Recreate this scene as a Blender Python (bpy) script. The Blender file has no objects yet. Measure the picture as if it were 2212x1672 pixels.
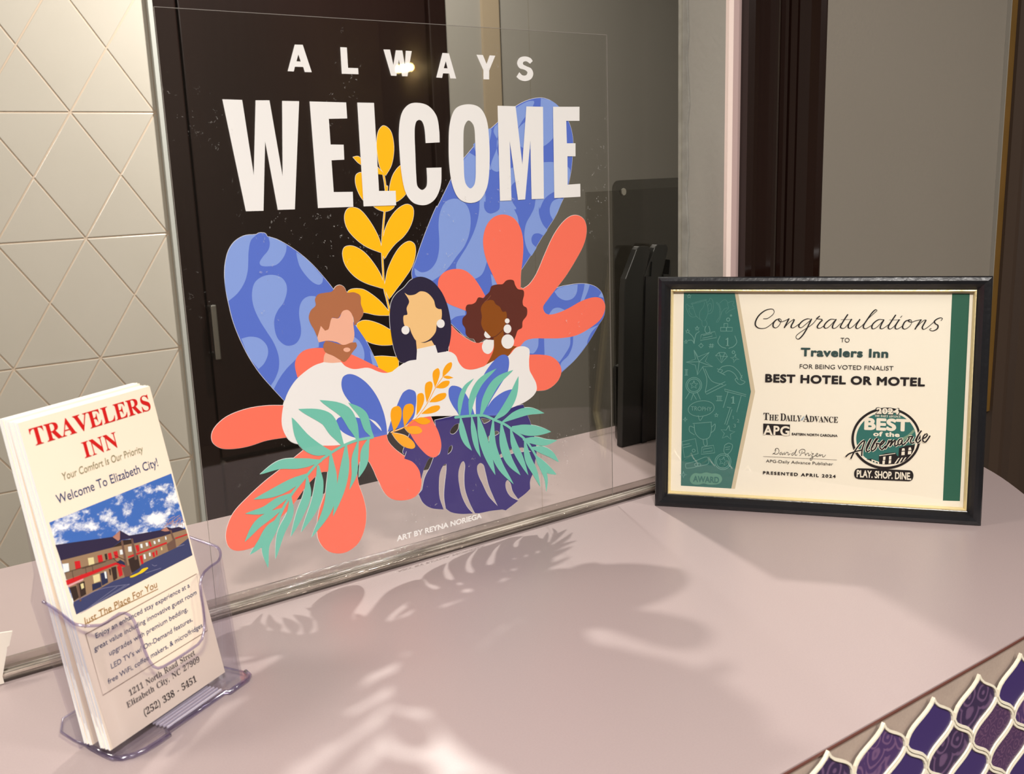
import bpy, math
from mathutils import Vector, Matrix
from mathutils.geometry import tessellate_polygon, delaunay_2d_cdt

SC = bpy.context.scene
COL = SC.collection
# ------------------------------------------------------------------ camera
cam_d = bpy.data.cameras.new('camera')
cam = bpy.data.objects.new('camera', cam_d); COL.objects.link(cam)
CR, CU, CF = Vector((0.80911989, -0.58666753, -0.03385583)), Vector((0.15250792, 0.15399881, 0.97623035)), Vector((0.56750889, 0.79505068, -0.21407494))
cam.matrix_world = Matrix(((CR.x, CU.x, -CF.x, -0.23336606), (CR.y, CU.y, -CF.y, -0.73982645), (CR.z, CU.z, -CF.z, 0.33842293), (0, 0, 0, 1)))
cam_d.sensor_width = 36.0; cam_d.lens = 2161.62 / 2212 * 36.0
cam_d.clip_start = 0.01; cam_d.clip_end = 50
cam_d.dof.use_dof = True; cam_d.dof.focus_distance = 0.98; cam_d.dof.aperture_fstop = 18
SC.camera = cam
# ------------------------------------------------------------------ world, exposure
w = bpy.data.worlds.new('world'); SC.world = w; w.use_nodes = True
w.node_tree.nodes['Background'].inputs[0].default_value = (0.9, 0.85, 0.8, 1)
w.node_tree.nodes['Background'].inputs[1].default_value = 0.05
SC.view_settings.view_transform = 'Standard'; SC.view_settings.look = 'None'
SC.view_settings.gamma = 1; SC.view_settings.use_curve_mapping = False
SC.view_settings.exposure = 0.0
SC.cycles.transparent_max_bounces = 48
SC.cycles.max_bounces = 10
SC.cycles.caustics_reflective = False; SC.cycles.caustics_refractive = False
# ------------------------------------------------------------------ lamps in the two ceilings
def disk(loc, power, size, col, aim=None):
    d = bpy.data.lights.new('ceiling_lamp', 'AREA'); d.shape = 'DISK'; d.size = size; d.energy = power; d.color = col
    o = bpy.data.objects.new('ceiling_lamp', d); COL.objects.link(o); o.location = loc
    o.rotation_euler = (Vector(aim) - Vector(loc)).to_track_quat('-Z', 'Y').to_euler() if aim else (0, 0, 0)
    return o
WARM = (1.0, 0.960, 0.920)
LAMPS = [((0.83, 1.05, 1.40), 40, 0.07), ((-0.45, -1.25, 1.40), 48, 0.30), ((1.15, -1.75, 1.40), 26, 0.30), ((-0.8, 0.35, 1.40), 18, 0.30), ((0.3, -3.0, 1.40), 30, 0.30)]
for loc, pw, sz in LAMPS:
    disk((loc[0], loc[1], loc[2] - 0.02), pw, sz, WARM)

# ------------------------------------------------------------------ helpers
def lin(h):
    c = [int(h[i:i + 2], 16) / 255 for i in (0, 2, 4)]
    return tuple(v / 12.92 if v <= .04045 else ((v + .055) / 1.055) ** 2.4 for v in c) + (1,)
MATS = {}
def mat(name, hexc, rough=0.5, metal=0.0, spec=0.5, noise=None, bump=None, emit=None, coat=0.0):
    if name in MATS: return MATS[name]
    m = bpy.data.materials.new(name); m.use_nodes = True; nt = m.node_tree; b = nt.nodes['Principled BSDF']
    b.inputs['Base Color'].default_value = lin(hexc); b.inputs['Roughness'].default_value = rough
    b.inputs['Metallic'].default_value = metal; b.inputs['Specular IOR Level'].default_value = spec
    b.inputs['Coat Weight'].default_value = coat; b.inputs['Coat Roughness'].default_value = 0.1
    tc = nt.nodes.new('ShaderNodeTexCoord')
    if noise:
        sc, amt, hex2 = noise[:3]
        n = nt.nodes.new('ShaderNodeTexNoise'); n.inputs['Scale'].default_value = sc; n.inputs['Detail'].default_value = 6
        mp = nt.nodes.new('ShaderNodeMapping'); mp.inputs['Scale'].default_value = noise[3] if len(noise) > 3 else (1, 1, 1)
        nt.links.new(tc.outputs['Object'], mp.inputs[0]); nt.links.new(mp.outputs[0], n.inputs['Vector'])
        r = nt.nodes.new('ShaderNodeMapRange'); r.inputs[1].default_value = .35; r.inputs[2].default_value = .65; r.inputs[4].default_value = amt
        mx = nt.nodes.new('ShaderNodeMix'); mx.data_type = 'RGBA'
        mx.inputs[6].default_value = lin(hexc); mx.inputs[7].default_value = lin(hex2)
        nt.links.new(n.outputs['Fac'], r.inputs[0]); nt.links.new(r.outputs[0], mx.inputs[0]); nt.links.new(mx.outputs[2], b.inputs['Base Color'])
    if bump:
        n2 = nt.nodes.new('ShaderNodeTexNoise'); n2.inputs['Scale'].default_value = bump[0]; n2.inputs['Detail'].default_value = 4
        mp2 = nt.nodes.new('ShaderNodeMapping'); mp2.inputs['Scale'].default_value = bump[2] if len(bump) > 2 else (1, 1, 1)
        nt.links.new(tc.outputs['Object'], mp2.inputs[0]); nt.links.new(mp2.outputs[0], n2.inputs['Vector'])
        bp = nt.nodes.new('ShaderNodeBump'); bp.inputs['Strength'].default_value = bump[1]; bp.inputs['Distance'].default_value = .002
        nt.links.new(n2.outputs['Fac'], bp.inputs['Height']); nt.links.new(bp.outputs[0], b.inputs['Normal'])
    if emit:
        b.inputs['Emission Color'].default_value = lin(emit[0]); b.inputs['Emission Strength'].default_value = emit[1]
    MATS[name] = m; return m
def clear(name, tint, rough=0.02, ior=1.49, scratch=0.0, gloss=1.0, bump=None):
    """clear acrylic sheet: see-through, with Fresnel reflection and optional dust"""
    if name in MATS: return MATS[name]
    m = bpy.data.materials.new(name); m.use_nodes = True; nt = m.node_tree; nt.nodes.clear()
    out = nt.nodes.new('ShaderNodeOutputMaterial'); tr = nt.nodes.new('ShaderNodeBsdfTransparent'); tr.inputs[0].default_value = (*tint, 1)
    gl = nt.nodes.new('ShaderNodeBsdfGlossy'); gl.inputs['Roughness'].default_value = rough; gl.inputs[0].default_value = (gloss, gloss, gloss, 1)
    fr = nt.nodes.new('ShaderNodeLayerWeight'); fr.inputs['Blend'].default_value = .5; mx = nt.nodes.new('ShaderNodeMixShader')
    f0 = ((ior - 1) / (ior + 1)) ** 2; pw = nt.nodes.new('ShaderNodeMath'); pw.operation = 'POWER'; pw.inputs[1].default_value = 5
    ma = nt.nodes.new('ShaderNodeMath'); ma.operation = 'MULTIPLY_ADD'; ma.inputs[1].default_value = 1 - f0; ma.inputs[2].default_value = f0
    nt.links.new(fr.outputs['Facing'], pw.inputs[0]); nt.links.new(pw.outputs[0], ma.inputs[0]); nt.links.new(ma.outputs[0], mx.inputs[0]); nt.links.new(tr.outputs[0], mx.inputs[1]); nt.links.new(gl.outputs[0], mx.inputs[2])
    last = mx
    tc = nt.nodes.new('ShaderNodeTexCoord')
    if scratch:
        n = nt.nodes.new('ShaderNodeTexVoronoi'); n.inputs['Scale'].default_value = 110; n.feature = 'F1'
        nn = nt.nodes.new('ShaderNodeTexNoise'); nn.inputs['Scale'].default_value = 9
        n3 = nt.nodes.new('ShaderNodeTexNoise'); n3.inputs['Scale'].default_value = 260
        va = nt.nodes.new('ShaderNodeVectorMath'); va.operation = 'MULTIPLY_ADD'; va.inputs[1].default_value = (.016, .016, .016)
        nt.links.new(tc.outputs['Object'], n3.inputs['Vector']); nt.links.new(n3.outputs['Color'], va.inputs[0]); nt.links.new(tc.outputs['Object'], va.inputs[2])
        nt.links.new(va.outputs[0], n.inputs['Vector']); nt.links.new(tc.outputs['Object'], nn.inputs['Vector'])
        r = nt.nodes.new('ShaderNodeMapRange'); r.inputs[1].default_value = .13; r.inputs[2].default_value = .05; r.inputs[3].default_value = 0; r.inputs[4].default_value = 1
        r2 = nt.nodes.new('ShaderNodeMapRange'); r2.inputs[1].default_value = .53; r2.inputs[2].default_value = .68; r2.inputs[4].default_value = scratch
        mu = nt.nodes.new('ShaderNodeMath'); mu.operation = 'MULTIPLY'
        nt.links.new(n.outputs['Distance'], r.inputs[0]); nt.links.new(nn.outputs['Fac'], r2.inputs[0])
        nt.links.new(r.outputs[0], mu.inputs[0]); nt.links.new(r2.outputs[0], mu.inputs[1])
        df = nt.nodes.new('ShaderNodeBsdfDiffuse'); df.inputs[0].default_value = (.6, .58, .55, 1)
        m2 = nt.nodes.new('ShaderNodeMixShader'); nt.links.new(mu.outputs[0], m2.inputs[0]); nt.links.new(mx.outputs[0], m2.inputs[1]); nt.links.new(df.outputs[0], m2.inputs[2]); last = m2
    if bump:
        n2 = nt.nodes.new('ShaderNodeTexNoise'); n2.inputs['Scale'].default_value = bump[0]; n2.inputs['Detail'].default_value = 5
        mp = nt.nodes.new('ShaderNodeMapping'); mp.inputs['Scale'].default_value = bump[2]
        bp = nt.nodes.new('ShaderNodeBump'); bp.inputs['Strength'].default_value = bump[1]; bp.inputs['Distance'].default_value = .003
        nt.links.new(tc.outputs['Object'], mp.inputs[0]); nt.links.new(mp.outputs[0], n2.inputs['Vector'])
        nt.links.new(n2.outputs['Fac'], bp.inputs['Height']); nt.links.new(bp.outputs[0], gl.inputs['Normal']); nt.links.new(bp.outputs[0], fr.inputs['Normal'])
    nt.links.new(last.outputs[0], out.inputs[0]); MATS[name] = m; return m

def mesh(name, verts, faces, mats, parent=None, mi=None, smooth=False, bevel=0.0):
    me = bpy.data.meshes.new(name); me.from_pydata([tuple(v) for v in verts], [], faces)
    for m in (mats if isinstance(mats, (list, tuple)) else [mats]): me.materials.append(m)
    if mi: me.polygons.foreach_set('material_index', mi)
    if smooth: me.polygons.foreach_set('use_smooth', [True] * len(me.polygons))
    me.update()
    o = bpy.data.objects.new(name, me); COL.objects.link(o)
    if parent: o.parent = parent
    if bevel:
        b = o.modifiers.new('bevel', 'BEVEL'); b.width = bevel; b.segments = 2; b.limit_method = 'ANGLE'
    return o
def boxg(x0, x1, y0, y1, z0, z1):
    v = [(x, y, z) for x in (x0, x1) for y in (y0, y1) for z in (z0, z1)]
    f = [(0, 1, 3, 2), (4, 6, 7, 5), (0, 4, 5, 1), (2, 3, 7, 6), (0, 2, 6, 4), (1, 5, 7, 3)]
    return v, f
def box(name, b, m, parent=None, bevel=0.0):
    v, f = boxg(*b); return mesh(name, v, f, m, parent, bevel=bevel)
def boxes(name, bs, m, parent=None, bevel=0.0):
    V, F = [], []
    for b in bs:
        v, f = boxg(*b); k = len(V); V += v; F += [tuple(i + k for i in q) for q in f]
    return mesh(name, V, F, m, parent, bevel=bevel)
def prism(name, poly, lo, hi, m, parent=None, axis='z', bevel=0.0, mats=None):
    """polygon extruded along one axis; poly in the two other axes"""
    n = len(poly)
    def P(p, h): return {'z': (p[0], p[1], h), 'y': (p[0], h, p[1]), 'x': (h, p[0], p[1])}[axis]
    V = [P(p, lo) for p in poly] + [P(p, hi) for p in poly]
    F = [tuple(range(n))[::-1], tuple(range(n, 2 * n))] + [(i, (i + 1) % n, n + (i + 1) % n, n + i) for i in range(n)]
    return mesh(name, V, F, m, parent, bevel=bevel)
def tag(o, label=None, cat=None, group=None, kind=None):
    if label: o['label'] = label
    if cat: o['category'] = cat
    if group: o['group'] = group
    if kind: o['kind'] = kind
    return o
def empty(name, loc, mw=None):
    o = bpy.data.objects.new(name, None); o.empty_display_size = .02; COL.objects.link(o)
    if mw is not None: o.matrix_world = mw
    else: o.location = loc
    return o
def rrect(x0, x1, y0, y1, r, n=6):
    P = []
    for cx, cy, a in ((x1 - r, y1 - r, 0), (x0 + r, y1 - r, 90), (x0 + r, y0 + r, 180), (x1 - r, y0 + r, 270)):
        for i in range(n + 1):
            t = math.radians(a + 90 * i / n); P.append((cx + r * math.cos(t), cy + r * math.sin(t)))
    return P

# ------------------------------------------------------------------ setting
WALLC = mat('taupe_wall_paint', '817a6f', .6, noise=(3, .35, '787166'), bump=(260, .12))
OLIVE = mat('olive_grey_wall_paint', '817d74', .6, noise=(2, .4, '777369'), bump=(200, .1))
LOBBY = mat('lobby_wall_paint', '5d564e', .6, bump=(120, .1))
GREYP = mat('pale_grey_wall_paint', 'a3a097', .55, noise=(8, .4, '9a968d'), bump=(180, .15))
CEIL = mat('ceiling_white', 'd8d4cc', .8, bump=(90, .3))
FLOORM = mat('floor_stone', '6c6157', .4, noise=(5, .6, '584e46'))
DARK = mat('dark_brown_gloss_paint', '1c0f0c', .25, noise=(3, .6, '120907', (1, 1, .15)), bump=(60, .25, (1, 1, .05)))
GROUT = mat('tan_grout', 'cbb8a4', .8)
TILEW = mat('ivory_wall_tile', 'c3bdb2', .22, noise=(4, .5, 'bcb6aa'), bump=(30, .04))
tag(box('floor', (-2.2, 2.5, -4.2, 1.7, -1.06, -1.0), FLOORM), kind='structure')
tag(box('ceiling', (-2.2, 2.5, -4.2, 1.7, 1.42, 1.50), CEIL), kind='structure')
YB = 1.6
tag(box('wall_back', (1.262, 2.5, YB, YB + .1, -1.0, 1.42), OLIVE), kind='structure')
tag(box('wall_right', (2.5, 2.6, -4.2, 1.7, -1.0, 1.42), LOBBY), kind='structure')
tag(box('wall_far_left', (-2.3, -2.2, -4.2, 1.7, -1.0, 1.42), LOBBY), kind='structure')
tag(box('wall_lobby', (-2.2, 2.5, -4.3, -4.2, -1.0, 1.42), LOBBY), kind='structure')
# tiled wall at the left: ivory triangles and diamonds in a lattice of thin tan joints
wl = tag(box('wall_left', (-2.2, .490, YB + .004, YB + .1, -1.0, 1.42), GROUT), kind='structure')
def tile_piece(name, poly, m, parent, y0, y1, gap, ch=.0012):
    cx = sum(p[0] for p in poly) / len(poly); cy = sum(p[1] for p in poly) / len(poly); n = len(poly)
    def inset(pl, d):
        R = []
        for i in range(n):
            a, b, c = Vector(pl[i - 1]), Vector(pl[i]), Vector(pl[(i + 1) % n])
            e1 = (b - a).normalized(); e2 = (c - b).normalized(); n1 = Vector((-e1.y, e1.x)); n2 = Vector((-e2.y, e2.x))
            k = (n1 + n2); k = k / max(.15, (1 + n1.dot(n2))); R.append((b.x + k.x * d, b.y + k.y * d))
        return R
    o = inset(poly, gap); q = inset(poly, gap + ch)
    V = [(x, y0, z) for x, z in o] + [(x, y1 + ch * .6, z) for x, z in o] + [(x, y1, z) for x, z in q]
    F = [tuple(range(2 * n, 3 * n))]
    for k in (0, n): F += [(k + i, k + (i + 1) % n, k + n + (i + 1) % n, k + n + i) for i in range(n)]
    return mesh(name, V, F, m, parent)
TX0, TZ0, TWD, THT = .3055, .4855, .179, .267
def clipx(poly, xm):
    R = []
    for i in range(len(poly)):
        a, b = poly[i - 1], poly[i]
        if (a[0] <= xm) != (b[0] <= xm):
            t = (xm - a[0]) / (b[0] - a[0]); R.append((xm, a[1] + t * (b[1] - a[1])))
        if b[0] <= xm: R.append(b)
    return R
for j in range(-4, 5):
    for i in range(-9, 3):
        cx = TX0 + i * TWD; cz = TZ0 - j * THT
        polys = [[(cx, cz - THT), (cx + TWD / 2, cz - THT / 2), (cx, cz), (cx - TWD / 2, cz - THT / 2)],
                 [(cx, cz), (cx + TWD, cz), (cx + TWD / 2, cz + THT / 2)], [(cx, cz), (cx + TWD / 2, cz - THT / 2), (cx + TWD, cz)]]
        for p in polys:
            p = clipx(p, .4895)
            if len(p) >= 3: tile_piece('tile', p, TILEW, wl, YB + .0042, YB + .0026, .0017, .0008)
tag(box('trim_1', (.4895, .499, YB - .012, YB + .05, -1.0, 1.42), mat('pale_edge_trim', 'b9bbb6', .4)), kind='structure')
# dark panelled door behind the counter
d1 = tag(boxes('door_1', [(.499, 1.262, YB + .012, YB + .05, -1.0, 1.42), (.499, .552, YB - .006, YB + .012, -1.0, 1.42), (1.209, 1.262, YB - .006, YB + .012, -1.0, 1.42),
     (.558, 1.203, YB, YB + .012, -.335, 1.42), (.558, 1.203, YB - .004, YB + .012, -1.0, -.345)], DARK, bevel=.003), kind='structure')
hd = boxes('handle', [(.553, .566, YB - .04, YB - .028, -.082, .048), (.555, .564, YB - .03, YB - .002, -.078, -.068), (.555, .564, YB - .03, YB - .002, .034, .044)], mat('brushed_steel', 'b4b2ac', .3, 1.0), d1, bevel=.002)
hd['label'] = 'slim upright metal handle'
tag(box('reflected_band', (1.375, 1.43, YB - .01, YB + .002, .12, 1.42), mat('tan_reflection', '8a7c66', .5)), kind='structure')  # tan band imitating a reflection in the shield; the wall has no batten
# wall on the right that ends in a jamb beside the shield; door casing and taupe door
XW = .521; YF = -.052
wr = tag(boxes('wall_front', [(XW, .60, YF, .004, 0.0006, 1.42), (.60, 1.0, YF + .01, .004, 0.0006, 1.42), (1.0, 2.5, YF, .004, -1.0, 1.42)], GREYP), kind='structure')
CREAM = mat('cream_pink_paint', 'f0dcd2', .5, bump=(120, .1))
tag(box('trim_3', (XW, .5275, YF - .004, YF, .0006, 1.42), CREAM), kind='structure')
tag(box('trim_9', (.5275, .5395, YF - .003, YF, .0006, 1.42), mat('pink_grey_paint', 'b9a09c', .5)), kind='structure')
rough = [(XW - .004 + .0035 * math.sin(k * 2.7) * math.cos(k * 1.3), .22 + k * .022) for k in range(36)]
tag(prism('trim_4', [(.001, z) for x, z in rough[:1]] and [(.008, rough[0][1])] + [(-.004 + .0015 * math.sin(k * 2.1) + .0008 * math.sin(k * 5.3), z) for k, (x, z) in enumerate(rough)] + [(.008, rough[-1][1])],
    XW - .0025, XW - .0002, mat('chipped_grey_paint', '9c9a92', .6, noise=(60, .6, '7c7a72')), axis='x'), kind='structure')
CASP = mat('reddish_brown_gloss_casing', '20100b', .16, noise=(3, .6, '150a07', (1, 1, .15)), bump=(60, .2, (1, 1, .05)), coat=.5)
def casing(name, x0, x1, yb, prof, z0):
    """moulded casing: profile points (fraction across, projection) extruded upward"""
    pts = [(x0, yb)] + [(x0 + f * (x1 - x0), yb - p) for f, p in prof] + [(x1, yb)]
    return tag(prism(name, pts, z0, 1.42, CASP, axis='z'), kind='structure')
PROF = [(0, .012), (.05, .015), (.09, .0155), (.12, .018), (.16, .0215), (.20, .0235), (.24, .0235), (.28, .0215), (.31, .018), (.33, .014), (.345, .009), (.37, .009), (.375, .013), (.40, .0155), (.44, .0155), (.455, .012), (.465, .008), (.50, .008), (.505, .012), (.58, .0125), (.585, .0105), (.60, .0105), (.605, .0125), (.76, .0115), (.86, .0135), (.90, .0165), (.915, .0165), (.92, .008), (.945, .008), (.95, .010), (1, .006)]
casing('trim_5', .5395, .662, YF, PROF, .0006)
door2 = tag(boxes('door_2', [(.662, 1.018, YF - .002, YF + .012, .0006, 1.42)], WALLC), kind='structure')
tag(box('trim_6', (1.018, 1.033, YF - .006, YF, .0006, 1.42), mat('ochre_door_edge', '6b4d1e', .5, noise=(20, .5, '58400f'))), kind='structure')
tag(box('trim_7', (1.0165, 1.018, YF - .007, YF - .0018, .0006, 1.42), mat('pale_bead', '8f8a80', .4)), kind='structure')
DARK2 = mat('brown_casing_paint', '43352b', .4, noise=(3, .6, '362a22', (1, 1, .15)))
pts = [(1.033, YF), (1.033, YF - .010), (1.050, YF - .014), (1.056, YF - .008), (1.070, YF - .008), (1.074, YF - .016), (1.10, YF - .018), (1.104, YF - .006), (1.30, YF - .006), (1.30, YF)]
tag(prism('trim_8', pts, -1.0, 1.42, DARK2, axis='z'), kind='structure')

# ------------------------------------------------------------------ counter
LAM = bpy.data.materials.new('pink_grey_laminate'); LAM.use_nodes = True; MATS['lam'] = LAM
nt = LAM.node_tree; b = nt.nodes['Principled BSDF']; b.inputs['Roughness'].default_value = .36; b.inputs['Specular IOR Level'].default_value = .45
tc = nt.nodes.new('ShaderNodeTexCoord'); n = nt.nodes.new('ShaderNodeTexNoise'); n.inputs['Scale'].default_value = 900; n.inputs['Detail'].default_value = 3
mx = nt.nodes.new('ShaderNodeMix'); mx.data_type = 'RGBA'; mx.inputs[6].default_value = lin('9c8c8b'); mx.inputs[7].default_value = lin('a69695')
nt.links.new(tc.outputs['Object'], n.inputs['Vector']); nt.links.new(n.outputs['Fac'], mx.inputs[0]); nt.links.new(mx.outputs[2], b.inputs['Base Color'])
ct = empty('counter', (0, -.1, -1.0)); ct['label'] = 'pink-grey laminate reception counter with rounded right end, holding everything in the foreground'; ct['category'] = 'counter'
bpy.context.view_layer.update()
OFF = Vector((0, .1, 1.0))
cpts = [(-1.3, .2265), (.86, .2265)]
ctl = [(.865, .06), (.858, -.02), (.840, -.095), (.7955, -.1865), (.742, -.256), (.675, -.324), (.595, -.378), (.515, -.406), (.445, -.4145)]
for i in range(len(ctl) - 1):
    a, q, c, e = (Vector(ctl[max(0, i - 1)]), Vector(ctl[i]), Vector(ctl[i + 1]), Vector(ctl[min(len(ctl) - 1, i + 2)]))
    for k in range(5):
        t = k / 5; v = .5 * ((2 * q) + (c - a) * t + (2 * a - 5 * q + 4 * c - e) * t * t + (3 * q - a - 3 * c + e) * t ** 3); cpts.append((v.x, v.y))
cpts += [(.445, -.4145), (.40, -.415), (-1.3, -.415)]
def shift(o):
    o.location = OFF; return o
def inset_pts(P, d):
    R = []
    for i in range(len(P)):
        a, q, c = Vector(P[i - 1]), Vector(P[i]), Vector(P[(i + 1) % len(P)])
        e1 = (q - a).normalized(); e2 = (c - q).normalized(); n1 = Vector((e1.y, -e1.x)); n2 = Vector((e2.y, -e2.x)); k = (n1 + n2) / (1 + n1.dot(n2)); R.append((q.x + k.x * d, q.y + k.y * d))
    return R
shift(prism('countertop', inset_pts(cpts, .0012), -.0012, 0.0, LAM, ct))
eb = shift(prism('edge_band', inset_pts(cpts, .0), -.0022, -.0010, mat('reddish_brown_edge', '5e352c', .5), ct)); eb['label'] = 'thin reddish brown laminate edge'
PAN = mat('taupe_front_panel', 'a8968a', .5, noise=(700, .5, '9d8b80'))
shift(prism('front_panel_board', inset_pts(cpts, .0016), -1.0, -.0021, PAN, ct))
fp = bpy.data.objects['front_panel_board']; fp.name = 'front_panel'; fp['label'] = 'taupe front face carrying ogee tiles'
# ogee tiles: cream raised rim with plum glazed face
RIM = mat('cream_tile_rim', 'efe6d0', .35)
def glaze(name, base, pat, scale):
    m = bpy.data.materials.new(name); m.use_nodes = True; nt = m.node_tree; b = nt.nodes['Principled BSDF']; b.inputs['Roughness'].default_value = .25
    tc = nt.nodes.new('ShaderNodeTexCoord'); ns = nt.nodes.new('ShaderNodeTexNoise'); ns.inputs['Scale'].default_value = scale; va = nt.nodes.new('ShaderNodeVectorMath'); va.operation = 'MULTIPLY_ADD'; va.inputs[1].default_value = (.35 / scale,) * 3
    nt.links.new(tc.outputs['Object'], ns.inputs['Vector']); nt.links.new(ns.outputs['Color'], va.inputs[0]); nt.links.new(tc.outputs['Object'], va.inputs[2])
    wv = nt.nodes.new('ShaderNodeTexVoronoi'); wv.inputs['Scale'].default_value = scale; nt.links.new(va.outputs[0], wv.inputs['Vector'])
    m1 = nt.nodes.new('ShaderNodeMath'); m1.operation = 'MULTIPLY'; m1.inputs[1].default_value = 26; m2 = nt.nodes.new('ShaderNodeMath'); m2.operation = 'SINE'
    nt.links.new(wv.outputs['Distance'], m1.inputs[0]); nt.links.new(m1.outputs[0], m2.inputs[0])
    r = nt.nodes.new('ShaderNodeMapRange'); r.inputs[1].default_value = .1; r.inputs[2].default_value = .9; r.inputs[4].default_value = .75
    mx = nt.nodes.new('ShaderNodeMix'); mx.data_type = 'RGBA'; mx.inputs[6].default_value = lin(base); mx.inputs[7].default_value = lin(pat)
    nt.links.new(m2.outputs[0], r.inputs[0]); nt.links.new(r.outputs[0], mx.inputs[0]); nt.links.new(mx.outputs[2], b.inputs['Base Color'])
    return m
GL = [mat('plum_glaze', '3d2d66', .25), glaze('floral_plum_glaze', '4a3464', '7c5c80', 60), glaze('scroll_plum_glaze', '382a4c', '75597c', 45), glaze('mottled_plum_glaze', '4c3358', '6d4d6c', 120)]
TA = Vector((.05426, -.00251)); TB = Vector((.02508, -.02626)); T0 = Vector((.21408, .00121))
def ogee(sc=0.0):
    top = Vector((0, 0)); rt = TB; bt = 2 * TB - TA; lf = TB - TA; ctr = (top + bt) / 2
    def edge(a, b_):   # from a tile's tip down to its side: leaves at an angle, lands vertical
        R = []; d = b_ - a
        for k in range(8):
            t = k / 8; q = a + d * .22 + Vector((0, -.0065)); e = b_ + Vector((.0006, .0150)); R.append((1 - t) ** 3 * a + 3 * (1 - t) ** 2 * t * q + 3 * (1 - t) * t * t * e + t ** 3 * b_)
        return R
    def rev(a, b_): R = edge(a, b_) + [b_]; return R[::-1][:-1]
    L = edge(top, lf) + edge(lf, bt) + rev(rt, bt) + rev(top, rt)
    n = len(L); R = []
    for i in range(n):
        p, q, c = L[i - 1], L[i], L[(i + 1) % n]; e1 = (q - p).normalized(); e2 = (c - q).normalized(); n1 = Vector((-e1.y, e1.x)); n2 = Vector((-e2.y, e2.x))
        R.append(q + (n1 + n2) / max(.35, 1 + n1.dot(n2)) * sc)
    return R
tile_meshes = []
o1, o2, o3 = ogee(.0003), ogee(.0019), ogee(.0023)
for g_ in GL:
    n = len(o1); Y = (-.0008, -.0030, -.0030, -.0020)
    V = [(p.x, Y[0], p.y) for p in o1] + [(p.x, Y[1], p.y) for p in o1] + [(p.x, Y[2], p.y) for p in o2] + [(p.x, Y[3], p.y) for p in o3]
    F = []; MI = []
    for k in (0, 1, 2):
        F += [(k * n + i, k * n + (i + 1) % n, (k + 1) * n + (i + 1) % n, (k + 1) * n + i) for i in range(n)]; MI += [0] * n
    F.append(tuple(range(3 * n, 4 * n))); MI.append(1)
    me = bpy.data.meshes.new('tile'); me.from_pydata(V, [], F); me.materials.append(RIM); me.materials.append(g_); me.polygons.foreach_set('material_index', MI); tile_meshes.append(me)
kinds = {(0, 0): 2, (1, 0): 1, (2, 0): 0, (3, 0): 2, (4, 0): 0, (0, 1): 1, (1, 1): 0, (2, 1): 2, (3, 1): 3, (4, 1): 1, (1, 2): 3, (2, 2): 0, (3, 2): 3, (4, 2): 0}
for j in range(0, 8):
    for i in range(-8 - j // 2, 5 - j // 2 + (j > 0)):
        p = T0 + TA * i + TB * j
        o = bpy.data.objects.new('tile', tile_meshes[kinds.get((i, j), (i * 5 + j * 3) % 4)]); COL.objects.link(o); o.parent = fp
        o.location = (p.x, -.4150, p.y)
# --- flat print tools: spline outlines, holes, ribbons and tapered strokes
def parse(s):
    return [[float(a) * 1e-4, float(bq.rstrip('!')) * 1e-4, bq.endswith('!')] for a, bq in (t.split(',') for t in s.split())]
def spline(P, closed=True, sub=6):
    n = len(P); R = []
    for i in range(n if closed else n - 1):
        p1, p2 = P[i], P[(i + 1) % n]
        p0 = P[i - 1] if (closed or i > 0) else p1; p3 = P[(i + 2) % n] if (closed or i < n - 2) else p2
        if p1[2] and p2[2]: R.append((p1[0], p1[1])); continue
        d = math.dist(p1[:2], p2[:2])
        def tan(a, b_, c):
            la, lc = math.dist(a[:2], b_[:2]), math.dist(b_[:2], c[:2])
            if la < 1e-9 or lc < 1e-9: return (0, 0)
            t = [(c[k] - a[k]) / (la + lc) for k in (0, 1)]; return t
        t1 = [(p2[k] - p1[k]) / d for k in (0, 1)] if (p1[2] or p0 is p1) else tan(p0, p1, p2)
        t2 = [(p2[k] - p1[k]) / d for k in (0, 1)] if (p2[2] or p3 is p2) else tan(p1, p2, p3)
        for s in range(sub):
            t = s / sub; h = (2 * t ** 3 - 3 * t ** 2 + 1, t ** 3 - 2 * t ** 2 + t, -2 * t ** 3 + 3 * t ** 2, t ** 3 - t ** 2)
            R.append(tuple(h[0] * p1[k] + h[1] * d * t1[k] + h[2] * p2[k] + h[3] * d * t2[k] for k in (0, 1)))
    if not closed: R.append(tuple(P[-1][:2]))
    return R
def tess(loops):
    V = [p for L in loops for p in L]
    T = tessellate_polygon([[Vector((p[0], p[1], 0)) for p in L] for L in loops])
    F = []
    for t in T:
        a, b_, c = (V[i] for i in t); ar = (b_[0] - a[0]) * (c[1] - a[1]) - (b_[1] - a[1]) * (c[0] - a[0])
        if abs(ar) > 1e-14: F.append(tuple(t) if ar > 0 else tuple(t)[::-1])
    return V, F
def ribbon(L, wf, cal=0):
    V, F = [], []; n = len(L); tot = sum(math.dist(L[i], L[i + 1]) for i in range(n - 1)); acc = 0
    for i in range(n):
        a, c = L[max(0, i - 1)], L[min(n - 1, i + 1)]; dx, dy = c[0] - a[0], c[1] - a[1]; l = math.hypot(dx, dy) or 1e-9
        if i: acc += math.dist(L[i - 1], L[i])
        h = wf(acc / tot) / 2 * (1 if not cal else (1 - cal * .35 + cal * .9 * max(0, -dy / l))); V += [(L[i][0] - dy / l * h, L[i][1] + dx / l * h), (L[i][0] + dy / l * h, L[i][1] - dx / l * h)]
    F = [(2 * i, 2 * i + 1, 2 * i + 3, 2 * i + 2) for i in range(n - 1)]
    return V, F
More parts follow.
